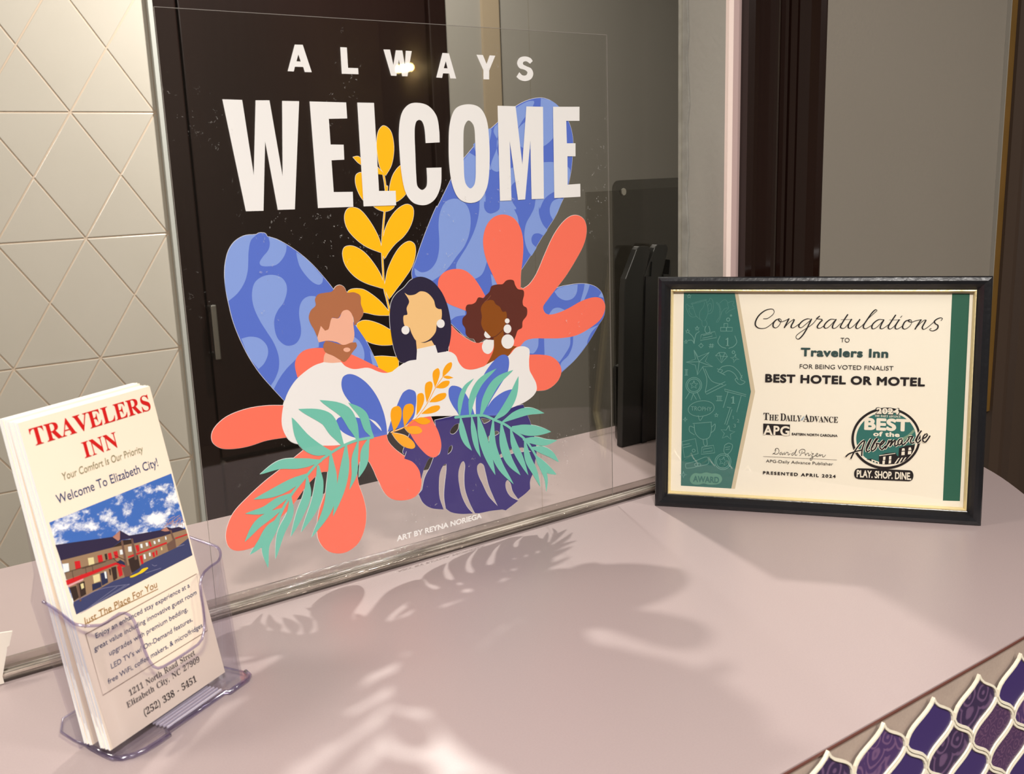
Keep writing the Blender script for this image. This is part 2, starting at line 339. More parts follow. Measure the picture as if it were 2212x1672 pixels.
def caps(L, wd):
    V, F = [], []
    for p, q in ((L[0], L[1]), (L[-1], L[-2])):
        k = len(V); V.append(p); a0 = math.atan2(p[1] - q[1], p[0] - q[0])
        for i in range(7): t = a0 - math.pi / 2 + math.pi * i / 6; V.append((p[0] + wd / 2 * math.cos(t), p[1] + wd / 2 * math.sin(t)))
        F += [(k, k + i, k + i + 1) for i in range(1, 7)]
    return V, F
_capH = []
def union(V, F, eps=1e-7):
    r = delaunay_2d_cdt([Vector(v) for v in V], [], [tuple(f) for f in F], 1, eps)
    W, T = [tuple(v) for v in r[0]], []
    cell = {}; xs = [v[0] for v in V]; x0_ = min(xs); cw = (max(xs) - x0_) / 64 or 1
    for f in F:
        P = [V[i] for i in f]
        if sum(P[i - 1][0] * P[i][1] - P[i][0] * P[i - 1][1] for i in range(len(P))) < 0: P = P[::-1]
        for k in range(int((min(p[0] for p in P) - x0_) / cw), int((max(p[0] for p in P) - x0_) / cw) + 1): cell.setdefault(k, []).append(P)
    def inside(x, y):
        for P in cell.get(int((x - x0_) / cw), ()):
            for i in range(len(P)):
                a, b_ = P[i - 1], P[i]
                if (b_[0] - a[0]) * (y - a[1]) - (b_[1] - a[1]) * (x - a[0]) < 0: break
            else: return True
        return False
    for t in r[2]:
        if not inside(sum(W[i][0] for i in t) / 3, sum(W[i][1] for i in t) / 3): continue
        a, b_, c = (W[i] for i in t[:3]); ar = (b_[0] - a[0]) * (c[1] - a[1]) - (b_[1] - a[1]) * (c[0] - a[0])
        T.append(tuple(t) if ar > 0 else tuple(t)[::-1])
    return W, T
def sans(s, bold, sp):
    V, F = sans0(s, sp)
    if not bold: return V, F
    cnt = {}
    for f in F:
        for i in range(len(f)):
            e = (f[i], f[(i + 1) % len(f)]); cnt[tuple(sorted(e))] = cnt.get(tuple(sorted(e)), 0) + 1
    used = set(); V2, F2 = list(V), list(F)
    for (a, b_), c in cnt.items():
        if c != 1: continue
        p, q = V[a], V[b_]; l = math.dist(p, q)
        if l < 1e-6: continue
        dx, dy = (q[0] - p[0]) / l * bold, (q[1] - p[1]) / l * bold; k = len(V2)
        V2 += [(p[0] - dy, p[1] + dx), (q[0] - dy, q[1] + dx), (q[0] + dy, q[1] - dx), (p[0] + dy, p[1] - dx)]; F2.append((k, k + 1, k + 2, k + 3)); used |= {a, b_}
    for a in used:
        k = len(V2); V2 += [(V[a][0] + bold * math.cos(t * math.pi / 4), V[a][1] + bold * math.sin(t * math.pi / 4)) for t in range(8)]; F2.append(tuple(range(k, k + 8)))
    return union(V2, F2, 1e-5)
def sans0(s, sp):
    bold = 0
    cu = bpy.data.curves.new('tmp', 'FONT'); cu.body = s; cu.offset = bold; cu.space_character = sp; cu.resolution_u = 5; cu.fill_mode = 'BOTH'
    o = bpy.data.objects.new('tmp', cu); COL.objects.link(o); dg = bpy.context.evaluated_depsgraph_get(); me = bpy.data.meshes.new_from_object(o.evaluated_get(dg))
    V = [(v.co.x, v.co.y) for v in me.vertices]; F = [tuple(p.vertices) for p in me.polygons]
    bpy.data.objects.remove(o); bpy.data.curves.remove(cu); bpy.data.meshes.remove(me); return V, F
def serif(s):
    V, F, x = [], [], 0
    for ch in s:
        if ch == ' ': x += .25; continue
        adv, loops = GLYPHS[ch]
        v, f = tess([[(l[k] / 1000 + x, l[k + 1] / 1000) for k in range(0, len(l), 2)] for l in loops])
        k = len(V); V += v; F += [tuple(i + k for i in t) for t in f]; x += adv / 1000
    return V, F
def text_geo(s, font, box4, bold, ital, sp):
    if font == 'sans':
        V, F = sans(s, bold, sp)
        if not _capH: hv, _ = sans('H', 0, 1); _capH.append(max(p[1] for p in hv))
        ch = _capH[0] + bold
    else:
        V, F = serif(s); l = GLYPHS['T'][1]; ch = max(max(q[1::2]) for q in l) / 1000
    x0, x1, y0, hh = (v * 1e-4 for v in box4)
    sy = hh / ch; V = [(p[0] + ital * p[1] * 0.6, p[1]) for p in V] if ital else V
    a, b_ = min(p[0] for p in V), max(p[0] for p in V); sx = (x1 - x0) / (b_ - a)
    return [((p[0] - a) * sx + x0, p[1] * sy + y0) for p in V], F
INKS = dict(white='eceae8', blue='5570cc', peri='849fe0', yellow='fcbc00', orange='f8a810', coral='f8735c', violet='352c74', navy='261f3a', brown='5e2a20', tan='8a5038', skin1='eeb298', skin2='f0c485', skin3='8a4a10', hair1='ad6c48', green='70c2ae',
    teal='2f7068', teal2='2c6450', tanshade='d8c8a8', tealglow='7d9a80', doodle='6fa298', doodle2='5f9884', ink='1a1214', tealtext='304c4a', sail='a9bcc9', paper='f6ecd8', red='c81414', olive='8a8766', navytext='32406c', gold_ink='94702f', frameline='8c7466', greyink='5c5450',
    asphalt='3a3f66', branch='b58c7a', mwall='94785c', mroof='2c2440', mpeach='b07a68', mdark='33241f', mwin='dfe6e8', mwin2='d9cc98', mred='c41c22', mpink='d9a0a0', mrail='7d6450', mnavy='252a48', mbrown='6b5044', curb='e6c41e', roadline='8f8fb0')
def ink(k):
    if k == 'sky':
        if 'ink_sky' not in MATS:
            m = mat('ink_sky', '3a67b4', .5, noise=(48, 1.0, 'eef0f2', (1.0, 1, 1.6)))
            for nd in m.node_tree.nodes:
                if nd.type == 'TEX_NOISE': nd.inputs['Detail'].default_value = 9; nd.inputs['Roughness'].default_value = .68
                if nd.type == 'MAP_RANGE': nd.inputs[1].default_value = .50; nd.inputs[2].default_value = .60
                if nd.type == 'MAPPING': nd.inputs['Rotation'].default_value = (0, .6, 0)
        return MATS['ink_sky']
    return mat('ink_' + k, INKS[k], .45, spec=.4)
class Print:
    """collects flat printed shapes in painter's order on a local x/z plane (front is -y)"""
    def __init__(s, step, depth0): s.step, s.d, s.g, s.order = step, depth0, {}, []
    def add(s, g, col, V, F):
        s.d -= s.step
        q = s.g.setdefault(g, ([], [], [], []))
        if col not in q[3]: q[3].append(col)
        k = len(q[0]); q[0].extend((p[0], s.d, p[1]) for p in V); q[1].extend(tuple(i + k for i in t) for t in F); q[2].extend([q[3].index(col)] * len(F))
    def build(s, parent, names):
        R = {}
        for g, (V, F, MI, cols) in s.g.items():
            nm, lab = TXTLAB.get(g) or names.get(g) or names.get(g.split('#')[0]) or (g.split('#')[0], None); o = mesh(nm, V, F, [ink(c) for c in cols], parent, MI)
            if lab: o['label'] = lab
            R[g] = o
        return R
def emit_shapes(pr, rows):
    for g, kd, col, wd, data in rows:
        wd *= 1e-4
        if kd == 'P': pr.add(g, col, *tess([[(p[0], p[1]) for p in parse(data)]]))
        elif kd == 'S': pr.add(g, col, *tess([spline(parse(data))]))
        elif kd == 'H': pr.add(g, col, *tess([spline(parse(d)) for d in data.split('|')]))
        elif kd == 'L':
            L = spline(parse(data), False, 5)
            cal = 1 if g == 'script_lettering' else 0; V, F = ribbon(L, lambda t: wd, cal); cv, cf = caps(L, wd * (.8 if cal else 1)); k = len(V); pr.add(g, col, *union(V + cv, F + [tuple(i + k for i in t) for t in cf]))
        elif kd == 'T': pr.add(g, col, *ribbon(spline(parse(data), False, 7), lambda t: wd * (max(.02, math.sin(math.pi * min(1, t * .98 + .02) ** .9) ** .85) if t > .2 else .2 + .52 * t / .2)))

SHAPES = (
('yellow_sprig','S','yellow',0,'1435,3114 1384,3100 1357,3041 1373,2952 1441,2865 1536,2791 1674,2729! 1679,2774! 1657,2856 1612,2949 1554,3036 1496,3095'),
('yellow_sprig','S','yellow',0,'1715,2909! 1749,2974 1813,3050 1882,3098 1950,3114 1998,3081 1996,3006 1957,2922 1893,2851 1809,2794 1746,2735 1699,2676! 1677,2735! 1690,2831!'),
('yellow_sprig','S','yellow',0,'1387,2809 1336,2797 1317,2745 1337,2654 1406,2564 1502,2498 1675,2430! 1677,2476! 1649,2559 1591,2656 1520,2741 1448,2791'),
('yellow_sprig','S','yellow',0,'1943,2807 1995,2775 1997,2693 1956,2591 1883,2504 1797,2418 1719,2338! 1677,2441! 1697,2509! 1723,2588 1789,2697 1861,2773'),
('yellow_sprig','S','yellow',0,'1417,2457 1366,2454 1339,2434 1397,2286 1510,2244 1599,2217 1709,2202! 1714,2233! 1633,2330 1559,2395 1485,2443'),
('yellow_sprig','S','yellow',0,'1454,2187 1401,2159 1422,2098 1462,2035 1517,1993 1620,1959 1726,1948! 1721,2073! 1632,2131 1530,2176'),
('yellow_sprig','S','yellow',0,'1535,1873! 1626,1865 1776,1833! 1771,1756! 1668,1698! 1574,1778!'),
('yellow_sprig','L','yellow',13.3,'1763,3266 1726,3066 1699,2910 1679,2752'),
('yellow_sprig','L','yellow',13.4,'1680,2740 1678,2603 1679,2435 1699,2335 1721,2215'),
('yellow_sprig','S','yellow',0,'1763,3752 1714,3710 1691,3618 1692,3518 1710,3418 1756,3356! 1811,3429 1843,3530 1847,3630 1822,3716'),
('yellow_sprig','S','yellow',0,'1468,3509! 1512,3515 1535,3500 1555,3436! 1509,3466!'),
('yellow_sprig','S','yellow',0,'1535,3387 1485,3367 1477,3297 1506,3210 1558,3136! 1655,3232! 1614,3349!'),
('yellow_sprig','S','yellow',0,'1905,3434 1833,3371 1793,3285 1779,3198 1782,3125! 1869,3150 1942,3206 1972,3278! 1938,3411!'),
('yellow_sprig','S','yellow',0,'1626,3176! 1622,3118 1727,3066 1814,3094 1836,3166!'),
('yellow_sprig','S','yellow',0,'1678,3433! 1756,3359! 1690,3368!'),
('yellow_sprig','L','yellow',14.0,'1736,3367 1746,3287 1749,3141 1724,3066'),
('tall_blue_leaf','S','blue',0,'3390,3988 3227,3963 3066,3893 2905,3778 2746,3665 2589,3530 2452,3397 2353,3249 2234,3073 2232,3086 2139,2928 2062,2781 1999,2646 1951,2532 1996,2386 2180,2199 2454,1933! 2557,1908! 2688,2144! 3120,2480! 3270,2646 3404,2801 3523,2934 3592,3045 3658,3151 3717,3329 3743,3509 3747,3639 3707,3768 3615,3880 3513,3958'),
('tall_blue_leaf','S','peri',0,'2403,3139 2487,3121 2549,3059 2573,2962 2552,2831 2496,2727 2404,2637 2328,2559 2239,2495 2153,2453! 2072,2492 1990,2511 1978,2577! 2047,2536 2130,2550 2197,2612 2230,2699 2240,2793 2242,2945 2271,3049 2324,3117'),
('tall_blue_leaf','S','peri',0,'2679,3172! 2663,3005 2612,2864 2524,2725 2447,2634 2400,2565 2418,2491 2495,2436 2598,2432 2674,2469 2731,2575! 2808,2753 3096,2858! 3084,2946 3041,3034 3021,3170!'),
('tall_blue_leaf','S','peri',0,'3301,3146! 3276,3023 3233,2956 3179,2884 3153,2792 3161,2704 3193,2626 3228,2583! 3289,2654! 3240,2698 3233,2743 3259,2779 3315,2784 3375,2759! 3421,2807! 3366,2867 3329,2957 3332,3032 3358,3093 3416,3138 3513,3152! 3515,3187!'),
('tall_blue_leaf','S','peri',0,'3569,3090! 3494,3068 3457,3013 3458,2950 3489,2898! 3557,2983 3613,3082!'),
('tall_blue_leaf','S','peri',0,'2764,2461! 2769,2410 2774,2354! 2838,2360! 2793,2433'),
('tall_blue_leaf','S','peri',0,'2275,2256! 2381,2208 2473,2161! 2475,2118! 2376,2116 2316,2089! 2306,2161'),
('tall_blue_leaf','S','blue',0,'2746,3193! 2727,3110 2721,3050 2748,3007 2796,2992 2838,3014 2853,3080 2887,3175!'),
('tall_blue_leaf','S','peri',0,'3386,3985! 3513,3961 3615,3880 3601,3752 3502,3625 3375,3555 3211,3542 3113,3591 3101,3692 3200,3777 3322,3793 3370,3879'),
('tall_blue_leaf','S','peri',0,'2865,3740! 3065,3878 3227,3953 3308,3956 3264,3878 3181,3801 3098,3708 2997,3662 2900,3663 2892,3494 3004,3366 2983,3336 2810,3387 2897,3602 2853,3694'),
('tall_blue_leaf','S','peri',0,'2589,3523! 2735,3435 2768,3311 2629,3208 2535,3212 2465,3291 2452,3390!'),
('tall_blue_leaf','S','peri',0,'2720,3111! 2803,3248 2924,3337 3125,3394 3161,3298 3058,3238 3075,3143 3069,3015! 2793,3029!'),
('tall_blue_leaf','S','peri',0,'3329,3421! 3538,3416 3706,3346 3647,3151! 3529,3156 3401,3096 3335,3002! 3302,3230'),
('tall_blue_leaf','S','peri',0,'2630,3590! 2825,3725 2776,3496 2809,3372 2697,3436'),
('tall_blue_leaf','S','blue',0,'2995,3146! 3039,3239 3161,3282 3281,3230 3277,3102 3150,3011 3070,3031'),
('tall_blue_leaf','S','blue',0,'2740,3126! 2765,3249 2846,3340 2944,3352 2959,3242 2895,3119 2881,3025 2791,2995 2735,3032'),
('left_blue_leaf','S','blue',0,'605,2952 511,2948 432,2912 377,2849 342,2758 327,2666 327,2551 338,2444 358,2314 399,2170 457,2021 534,1878 626,1747 715,1628! 1096,1633! 1552,1751! 1575,1784! 1536,1884 1480,2009 1388,2160 1277,2356 1207,2481 1113,2607 1037,2696 949,2779 862,2845 775,2899 709,2925 693,2929 678,2953 651,2961 623,2960'),
('left_blue_leaf','S','peri',0,'605,2949! 557,2909 531,2827 520,2744 510,2681 478,2599 416,2521 335,2465! 323,2572 327,2666 342,2758 377,2849 432,2912 511,2948'),
('left_blue_leaf','S','peri',0,'698,2929! 707,2877 689,2826 639,2776 611,2736 622,2712 678,2702 746,2709 802,2753 833,2804 843,2852! 775,2899'),
('left_blue_leaf','S','peri',0,'918,2794! 923,2743 940,2676 982,2607 1036,2547 1088,2520 1119,2534 1131,2574! 1058,2667 993,2738'),
('left_blue_leaf','S','peri',0,'694,2635 614,2624 554,2582 527,2499 532,2402 572,2289 620,2197 664,2114 692,2033 701,1965 691,1889 655,1816 612,1764! 636,1734! 689,1810 754,1879 836,1941! 907,2004 1047,2017! 1060,2097 1090,2319 1051,2432! 997,2437 948,2418 914,2372 900,2296 907,2184 893,2118 853,2073 793,2062 748,2081 706,2131 687,2199 691,2287 726,2354 777,2408 813,2492 811,2557 772,2610'),
('left_blue_leaf','S','peri',0,'410,2168! 483,2175 559,2150 610,2088 614,2022 575,1950 526,1913! 457,2021'),
('left_blue_leaf','S','peri',0,'1368,2064! 1416,2018 1449,1943 1450,1873 1428,1829! 1305,1904!'),
('left_blue_leaf','S','peri',0,'1506,1930! 1511,1876 1523,1803! 1575,1784! 1547,1859'),
('right_blue_leaf','S','blue',0,'3510,2258 3654,2274 3842,2270 3981,2232 4069,2163 4106,2057 4100,1934 4027,1847 3954,1759 3863,1661 3720,1543 3553,1444! 3296,1549! 3060,1760! 3153,2093! 3401,2197!'),
('right_blue_leaf','S','peri',0,'3484,2227! 3533,2170 3616,2132 3701,2140 3754,2188 3770,2268! 3654,2272 3535,2259!'),
('right_blue_leaf','S','peri',0,'3856,2267! 3841,2206 3794,2090! 3847,2111! 3892,2187 3922,2257!'),
('right_blue_leaf','S','peri',0,'4069,2163! 4029,2126! 4098,2106!'),
('right_blue_leaf','S','peri',0,'3411,2019! 3463,2066 3530,2071 3613,2036! 3528,2005'),
('right_blue_leaf','S','peri',0,'3060,1766! 3126,1804 3224,1817 3281,1810! 3269,1726 3218,1673 3170,1680!'),
('right_blue_leaf','S','peri',0,'3346,1802! 3666,1775! 3655,1688 3584,1603 3522,1544! 3448,1595 3346,1640!'),
('right_blue_leaf','S','peri',0,'3700,1784! 4027,1847! 3936,1789 3882,1714 3872,1674! 3720,1543 3548,1448! 3539,1528 3635,1596 3689,1684'),
('coral_leaf','S','coral',0,'2828,2361! 2779,2459 2731,2562 2699,2675 2697,2785 2739,2892 2817,2958 2924,2977 3030,2943 3097,2871 3132,2769 3135,2655 3119,2531 3099,2431 3090,2305! 3121,2292! 3194,2327 3278,2415 3381,2586 3484,2745 3587,2854 3688,2915 3781,2923 3865,2876 3894,2783 3860,2655 3762,2517 3622,2359 3502,2252 3399,2158 3345,2098 3363,2044 3411,2019 3511,2021 3648,2052 3821,2107 3979,2125 4076,2094 4114,2015 4064,1911 3920,1832 3743,1779 3555,1775 3371,1795 3223,1813 3126,1804 3060,1756! 2911,1604! 2664,1633! 2542,1619 2438,1634 2382,1692 2349,1766 2279,1807! 2318,2049! 2383,1980 2468,1913 2584,1854 2736,1860! 2779,2134!'),
('coral_leaf','S','coral',0,'2694,2268! 2639,2361 2569,2453 2484,2516 2384,2536 2283,2521 2217,2467 2204,2378 2235,2291 2310,2234 2395,2194 2480,2157! 2617,2214!'),
('coral_leaf','S','coral',0,'3161,1668! 3300,1649 3431,1611 3522,1530 3545,1446 3491,1358 3371,1302 3238,1307! 3209,1428! 3148,1531!'),
('coral_leaf','S','coral',0,'1125,2000! 1004,2016 919,2008 856,1966 830,1902 842,1799! 938,1796! 1115,1873!'),
('coral_leaf','S','coral',0,'1271,1955! 1405,1879 1530,1802 1676,1707! 1576,1710 1475,1769 1347,1781 1236,1821! 1191,1885!'),
('coral_leaf','S','coral',0,'721,1587! 567,1611 410,1614 253,1585 157,1531 109,1469 109,1398 168,1340 268,1316 392,1313 542,1331 736,1324! 745,1425!'),
('coral_leaf','S','coral',0,'930,1252! 859,1201 788,1161 649,1082 490,998 343,903 219,805 157,703 136,613 151,535 199,490 281,474 379,487 449,545 543,630 661,711 732,771 819,861 904,931 987,973 1050,966! 1042,868 994,767 938,646 910,519 912,406 968,301 1057,241 1164,227 1277,279 1347,400 1369,533 1354,663 1316,808 1314,933 1355,1003 1415,991 1458,914 1499,803 1543,713 1511,767 1571,649 1636,591 1727,560 1833,557 1902,596 1931,676 1925,774 1877,870 1777,954 1689,1034 1626,1119 1611,1195! 1602,1204! 1091,1254!'),
('violet_leaf','H','violet',0,'2102,1221! 2119,1101 2156,997 2132,905 2070,885! 2029,807 1969,722 1933,611! 1895,581! 1937,490 2018,422 2145,378! 2109,506 2110,637 2128,732 2169,794 2200,799! 2196,739 2170,602 2158,495 2169,382! 2224,335 2323,295 2460,266! 2402,339 2350,451 2325,569 2321,680 2348,763 2381,787 2398,747 2386,655 2386,522 2430,377 2482,265! 2527,253 2658,245 2792,227! 2832,210! 2915,243 2981,272! 2891,335 2847,409 2840,479 2864,503 2897,467 2921,381 2981,288! 3070,324 3127,358! 3130,440 3168,513 3192,602 3217,701! 3213,795 3152,1024! 3076,1201! 2928,1204! 2756,1205! 2373,1227!|2564,732 2530,709 2533,635 2580,524 2639,398 2742,271! 2698,373 2650,498 2618,640 2601,705|2884,795 2782,764 2794,737 2895,748 3031,744 3155,725! 3060,784 2965,799|2356,1149! 2306,1142 2256,1097 2258,1069 2295,1059 2340,1092|2265,960 2233,944 2217,882! 2255,902 2272,937|2597,1153 2667,1132 2699,1115 2627,1095 2608,1120|2760,1004 2791,976 2731,954 2650,913 2639,938 2693,983'),
('violet_leaf','S','violet',0,'1842,1152! 1802,1075 1762,999 1775,970! 1803,1001! 1771,934! 1854,885 1914,798 1929,709! 1962,799! 2021,884 2072,886! 1989,944 1912,1044'),
('violet_leaf','S','coral',0,'1849,1266! 1928,1304 2057,1277! 2089,1202 2132,1109 2156,997 2139,925 2094,885 2034,897 1977,946 1900,1046 1847,1140 1816,1209!'),
('curly_haired_figure','S','brown',0,'2975,2388 2929,2383 2889,2356 2835,2358 2766,2348 2741,2301 2694,2268 2678,2251 2619,2261 2587,2223 2549,2209 2498,2208 2478,2179 2486,2129 2445,2096 2438,2047 2465,2001 2469,1950 2504,1908 2548,1896 2576,1858 2622,1856 2676,1880 2765,1831! 2982,1803! 3016,1863 3042,1912 3091,1932 3101,1989 3151,2041 3154,2106 3115,2136 3108,2175 3127,2237 3120,2276 3058,2295 3028,2336 3014,2375'),
('curly_haired_figure','S','skin3',0,'2769,1907! 2879,1944! 2891,1866 2981,1777 3025,1764! 2963,1727 2913,1656! 2672,1638! 2729,1707 2766,1779 2766,1856'),
('curly_haired_figure','S','skin3',0,'2738,2226 2676,2208 2641,2161 2648,2086 2637,2024 2664,1958 2708,1921 2745,1884 2783,1886 2871,1939 2903,1980 2922,2042 2916,2100 2878,2104 2849,2151 2804,2182 2783,2215'),
('curly_haired_figure','L','brown',7.0,'2745,1884 2791,1889 2875,1938'),
('curly_haired_figure','L','tan',5.5,'2752,2266 2723,2238 2684,2213'),
('curly_haired_figure','S','white',0,'2679,1950! 2665,1920 2684,1889 2721,1881 2737,1889! 2701,1928'),
('curly_haired_figure','S','white',0,'2704,1868 2659,1857 2635,1812 2652,1763 2698,1737 2738,1751 2763,1792 2769,1856!'),
('curly_haired_figure','S','white',0,'2952,2011 2948,2000 2938,1993 2924,1991 2911,1996 2902,2006 2899,2017 2903,2028 2913,2036 2926,2037 2939,2033 2949,2023'),
('curly_haired_figure','S','white',0,'2969,1936 2962,1916 2946,1903 2923,1900 2902,1909 2887,1925 2882,1947 2889,1966 2905,1979 2927,1982 2949,1974 2964,1957'),
('curly_haired_figure','S','white',0,'2995,1814 2984,1781 2957,1760 2920,1756 2885,1770 2860,1798 2852,1832 2863,1864 2890,1885 2926,1890 2962,1876 2987,1849'),
('dark_haired_figure','S','navy',0,'2033,2500 1936,2481 1865,2423 1795,2383 1745,2330 1719,2250 1711,2134 1722,1990 1747,1867 1783,1796 1829,1778 1891,1775 1952,1766! 2173,1803! 2245,1806! 2292,1880 2318,2013 2307,2149 2278,2262 2227,2364 2141,2456'),
('dark_haired_figure','S','skin2',0,'1954,1961! 2025,1927 2110,1938! 2142,1881! 1958,1863!'),
('dark_haired_figure','S','skin2',0,'1868,2378! 1907,2354 1969,2354 2025,2375 2093,2354 2152,2288 2169,2225 2196,2204 2227,2195 2216,2099 2175,2079 2156,2008 2097,1954 2025,1933 1957,1954 1914,2026 1896,2076 1850,2099 1846,2183 1883,2191 1880,2245 1908,2301'),
('dark_haired_figure','S','white',0,'1896,2054 1890,2037 1875,2025 1855,2022 1835,2030 1822,2045 1818,2064 1824,2082 1840,2093 1859,2096 1879,2089 1892,2073'),
('dark_haired_figure','S','white',0,'2252,2069 2246,2050 2230,2038 2209,2036 2189,2043 2175,2059 2170,2078 2177,2096 2193,2108 2214,2111 2234,2104 2248,2088'),
('bearded_figure','S','skin1',0,'1104,1966! 1169,1929 1228,1889 1236,1856! 1151,1856 1076,1879! 1087,1940'),
('bearded_figure','S','skin1',0,'1079,2188! 1112,2145! 1144,2161 1162,2227 1181,2241 1243,2234 1285,2292 1341,2286 1368,2231 1369,2162 1372,2081 1360,2036 1339,2010 1263,2008 1209,2038 1130,2060 1050,2057! 1041,2100'),
('bearded_figure','S','hair1',0,'1276,2500 1311,2477 1333,2435 1396,2429 1450,2395 1451,2326 1469,2255 1436,2201 1375,2154! 1371,2231 1334,2287 1284,2287 1237,2235 1181,2241 1144,2155 1112,2145! 1079,2188! 1041,2100! 1017,2165 991,2218 980,2270 1003,2323 1047,2358 1046,2408 1076,2444 1137,2451 1198,2456 1238,2493'),
('bearded_figure','S','hair1',0,'1112,2062! 1166,2046 1214,2026 1275,2007 1339,2018 1383,2014! 1387,1980 1346,1939 1304,1893 1264,1867 1228,1886 1169,1929 1104,1966 1086,2003 1091,2037'),
('bearded_figure','S','skin1',0,'1326,1960 1321,1951 1309,1946 1293,1945 1278,1950 1267,1958 1263,1968 1268,1977 1280,1982 1296,1982 1311,1978 1322,1969'),
('white_shirt','S','white',0,'1079,1890! 992,1873 892,1825 815,1769 749,1688 705,1593 680,1489 679,1416 704,1337 754,1275 850,1231! 1177,1172 1441,1183 1625,1180! 1631,1191! 1680,1244 1855,1265 2044,1266 2323,1225 2561,1195 2754,1161 2900,1186 3077,1218 3189,1262 3239,1316 3234,1384 3196,1457 3164,1518 3160,1607 3168,1713 3124,1748 3060,1760 3004,1748 2947,1703 2882,1673 2773,1669 2680,1644! 2618,1621 2527,1617 2438,1640 2382,1699 2350,1772 2287,1814 2165,1820! 2145,1892! 1960,1881! 1947,1789! 1864,1788 1780,1754 1710,1722 1643,1717 1578,1736 1476,1786 1348,1793 1274,1827 1237,1867! 1152,1873'),
('blue_petal','S','blue',0,'1304,1758 1243,1743 1222,1676 1240,1598 1297,1507 1384,1399 1482,1248 1495,1180! 1619,1181! 1616,1269 1596,1385 1550,1515 1474,1637 1384,1722'),
('blue_petal','S','blue',0,'1149,1374 1178,1407 1254,1403 1370,1368 1474,1305 1555,1235! 1551,1179! 1441,1181 1357,1193 1265,1233 1187,1296'),
('blue_petal','S','blue',0,'1872,1537 1917,1509 1925,1451 1915,1380 1885,1280 1788,1219! 1678,1211 1623,1201! 1661,1289 1726,1411 1790,1514 1838,1539'),
('blue_petal','S','blue',0,'2301,1504 2263,1481 2259,1407 2291,1327 2337,1255 2359,1213! 2528,1189! 2490,1305 2444,1398 2386,1472'),
('blue_petal','S','blue',0,'2876,1707 2817,1699 2723,1636 2642,1551 2572,1432 2544,1328 2538,1199! 2624,1178! 2708,1301 2818,1426 2901,1523 2929,1607 2921,1679'),
('blue_petal','S','blue',0,'2935,1369 2841,1356 2734,1308 2666,1242 2617,1174! 2753,1150! 2860,1187 2957,1249 3007,1330 2981,1359'),
('blue_petal','S','white',0,'1453,1351! 1511,1315 1556,1257 1568,1219! 1532,1261 1487,1314'),
('orange_sprig','S','orange',0,'2300,1718 2251,1704 2212,1657 2202,1595! 2246,1620 2291,1656 2309,1695'),
('orange_sprig','S','orange',0,'2317,1573! 2269,1598 2227,1604 2208,1595! 2256,1572'),
('orange_sprig','S','orange',0,'2153,1684 2110,1661 2101,1611 2119,1514! 2153,1571 2176,1631 2171,1673'),
('orange_sprig','S','orange',0,'2267,1554 2206,1558 2150,1530 2129,1510! 2203,1495 2252,1509 2274,1537'),
('orange_sprig','S','orange',0,'2069,1579 2027,1565 2014,1499 2028,1392! 2068,1459 2096,1528 2092,1565'),
('orange_sprig','S','orange',0,'2224,1450 2152,1451 2084,1420 2052,1393! 2135,1383 2209,1399 2233,1427'),
('orange_sprig','S','orange',0,'1981,1489 1939,1480 1929,1419 1916,1296! 1960,1341 1999,1407 2003,1464'),
('orange_sprig','S','orange',0,'2152,1347 2074,1353 2006,1327 1963,1303! 2046,1291 2124,1297 2160,1322'),
('orange_sprig','S','orange',0,'1859,1413 1806,1403 1782,1340 1788,1214! 1838,1268 1889,1332 1892,1389'),
('orange_sprig','S','orange',0,'1737,1413 1679,1399 1661,1330 1683,1192! 1732,1245 1767,1311 1768,1384'),
('orange_sprig','S','orange',0,'2054,1224 2008,1259 1950,1274 1890,1259! 1946,1217 2005,1201 2047,1210'),
('orange_sprig','S','orange',0,'1966,1150 1933,1193 1863,1211 1788,1212! 1836,1153 1894,1132 1947,1132'),
('orange_sprig','S','orange',0,'1887,1027 1866,1074 1789,1141 1660,1191! 1706,1115 1771,1045 1839,1010 1874,1009'),
('orange_sprig','L','orange',6.5,'1660,1191 1788,1212 1890,1259 1958,1310 2040,1395 2125,1513 2202,1595'),
('green_palm_frond','L','green',23.2,'2316,1210 2484,1195 2624,1173 2751,1106 2854,1049 2958,968 3077,866 3156,759 3209,668'),
('green_palm_frond','T','green',54.7,'2359,1213 2379,1355 2435,1464 2533,1535'),
('green_palm_frond','T','green',75.3,'2471,1194 2505,1356 2601,1492 2784,1590'),
('green_palm_frond','T','green',95.3,'2585,1168 2664,1330 2780,1465 2972,1548'),
('green_palm_frond','T','green',96.9,'2738,1114 2860,1187 2959,1304 3031,1480'),
('green_palm_frond','T','green',80.8,'2829,1076 2992,1120 3142,1126 3321,1076'),
('green_palm_frond','T','green',106.6,'2933,1006 3094,952 3232,916 3397,878'),
('green_palm_frond','T','green',75.6,'3056,865 3200,826 3326,785 3469,778'),
('green_palm_frond','T','green',74.1,'3156,765 3281,718 3393,649 3484,554'),
('green_palm_frond','T','green',79.8,'3202,675 3276,573 3359,497 3451,434'),
('green_palm_frond','T','green',67.6,'2371,1200 2383,1074 2421,957 2476,869'),
('green_palm_frond','T','green',61.3,'2490,1185 2508,1029 2533,892 2569,787'),
('green_palm_frond','T','green',95.0,'2560,1178 2596,990 2657,778 2725,584'),
('green_palm_frond','T','green',82.3,'2725,1116 2708,880 2784,662 2930,450'),
('green_palm_frond','T','green',90.5,'2815,1067 2833,856 2893,686 3015,520'),
('green_palm_frond','T','green',74.3,'2919,992 2953,833 3028,670 3107,500'),
('green_palm_frond','T','green',75.8,'3077,855 3111,664 3189,509 3247,356'),
('green_palm_frond','T','green',48.9,'3195,682 3275,538 3321,422 3320,286'),
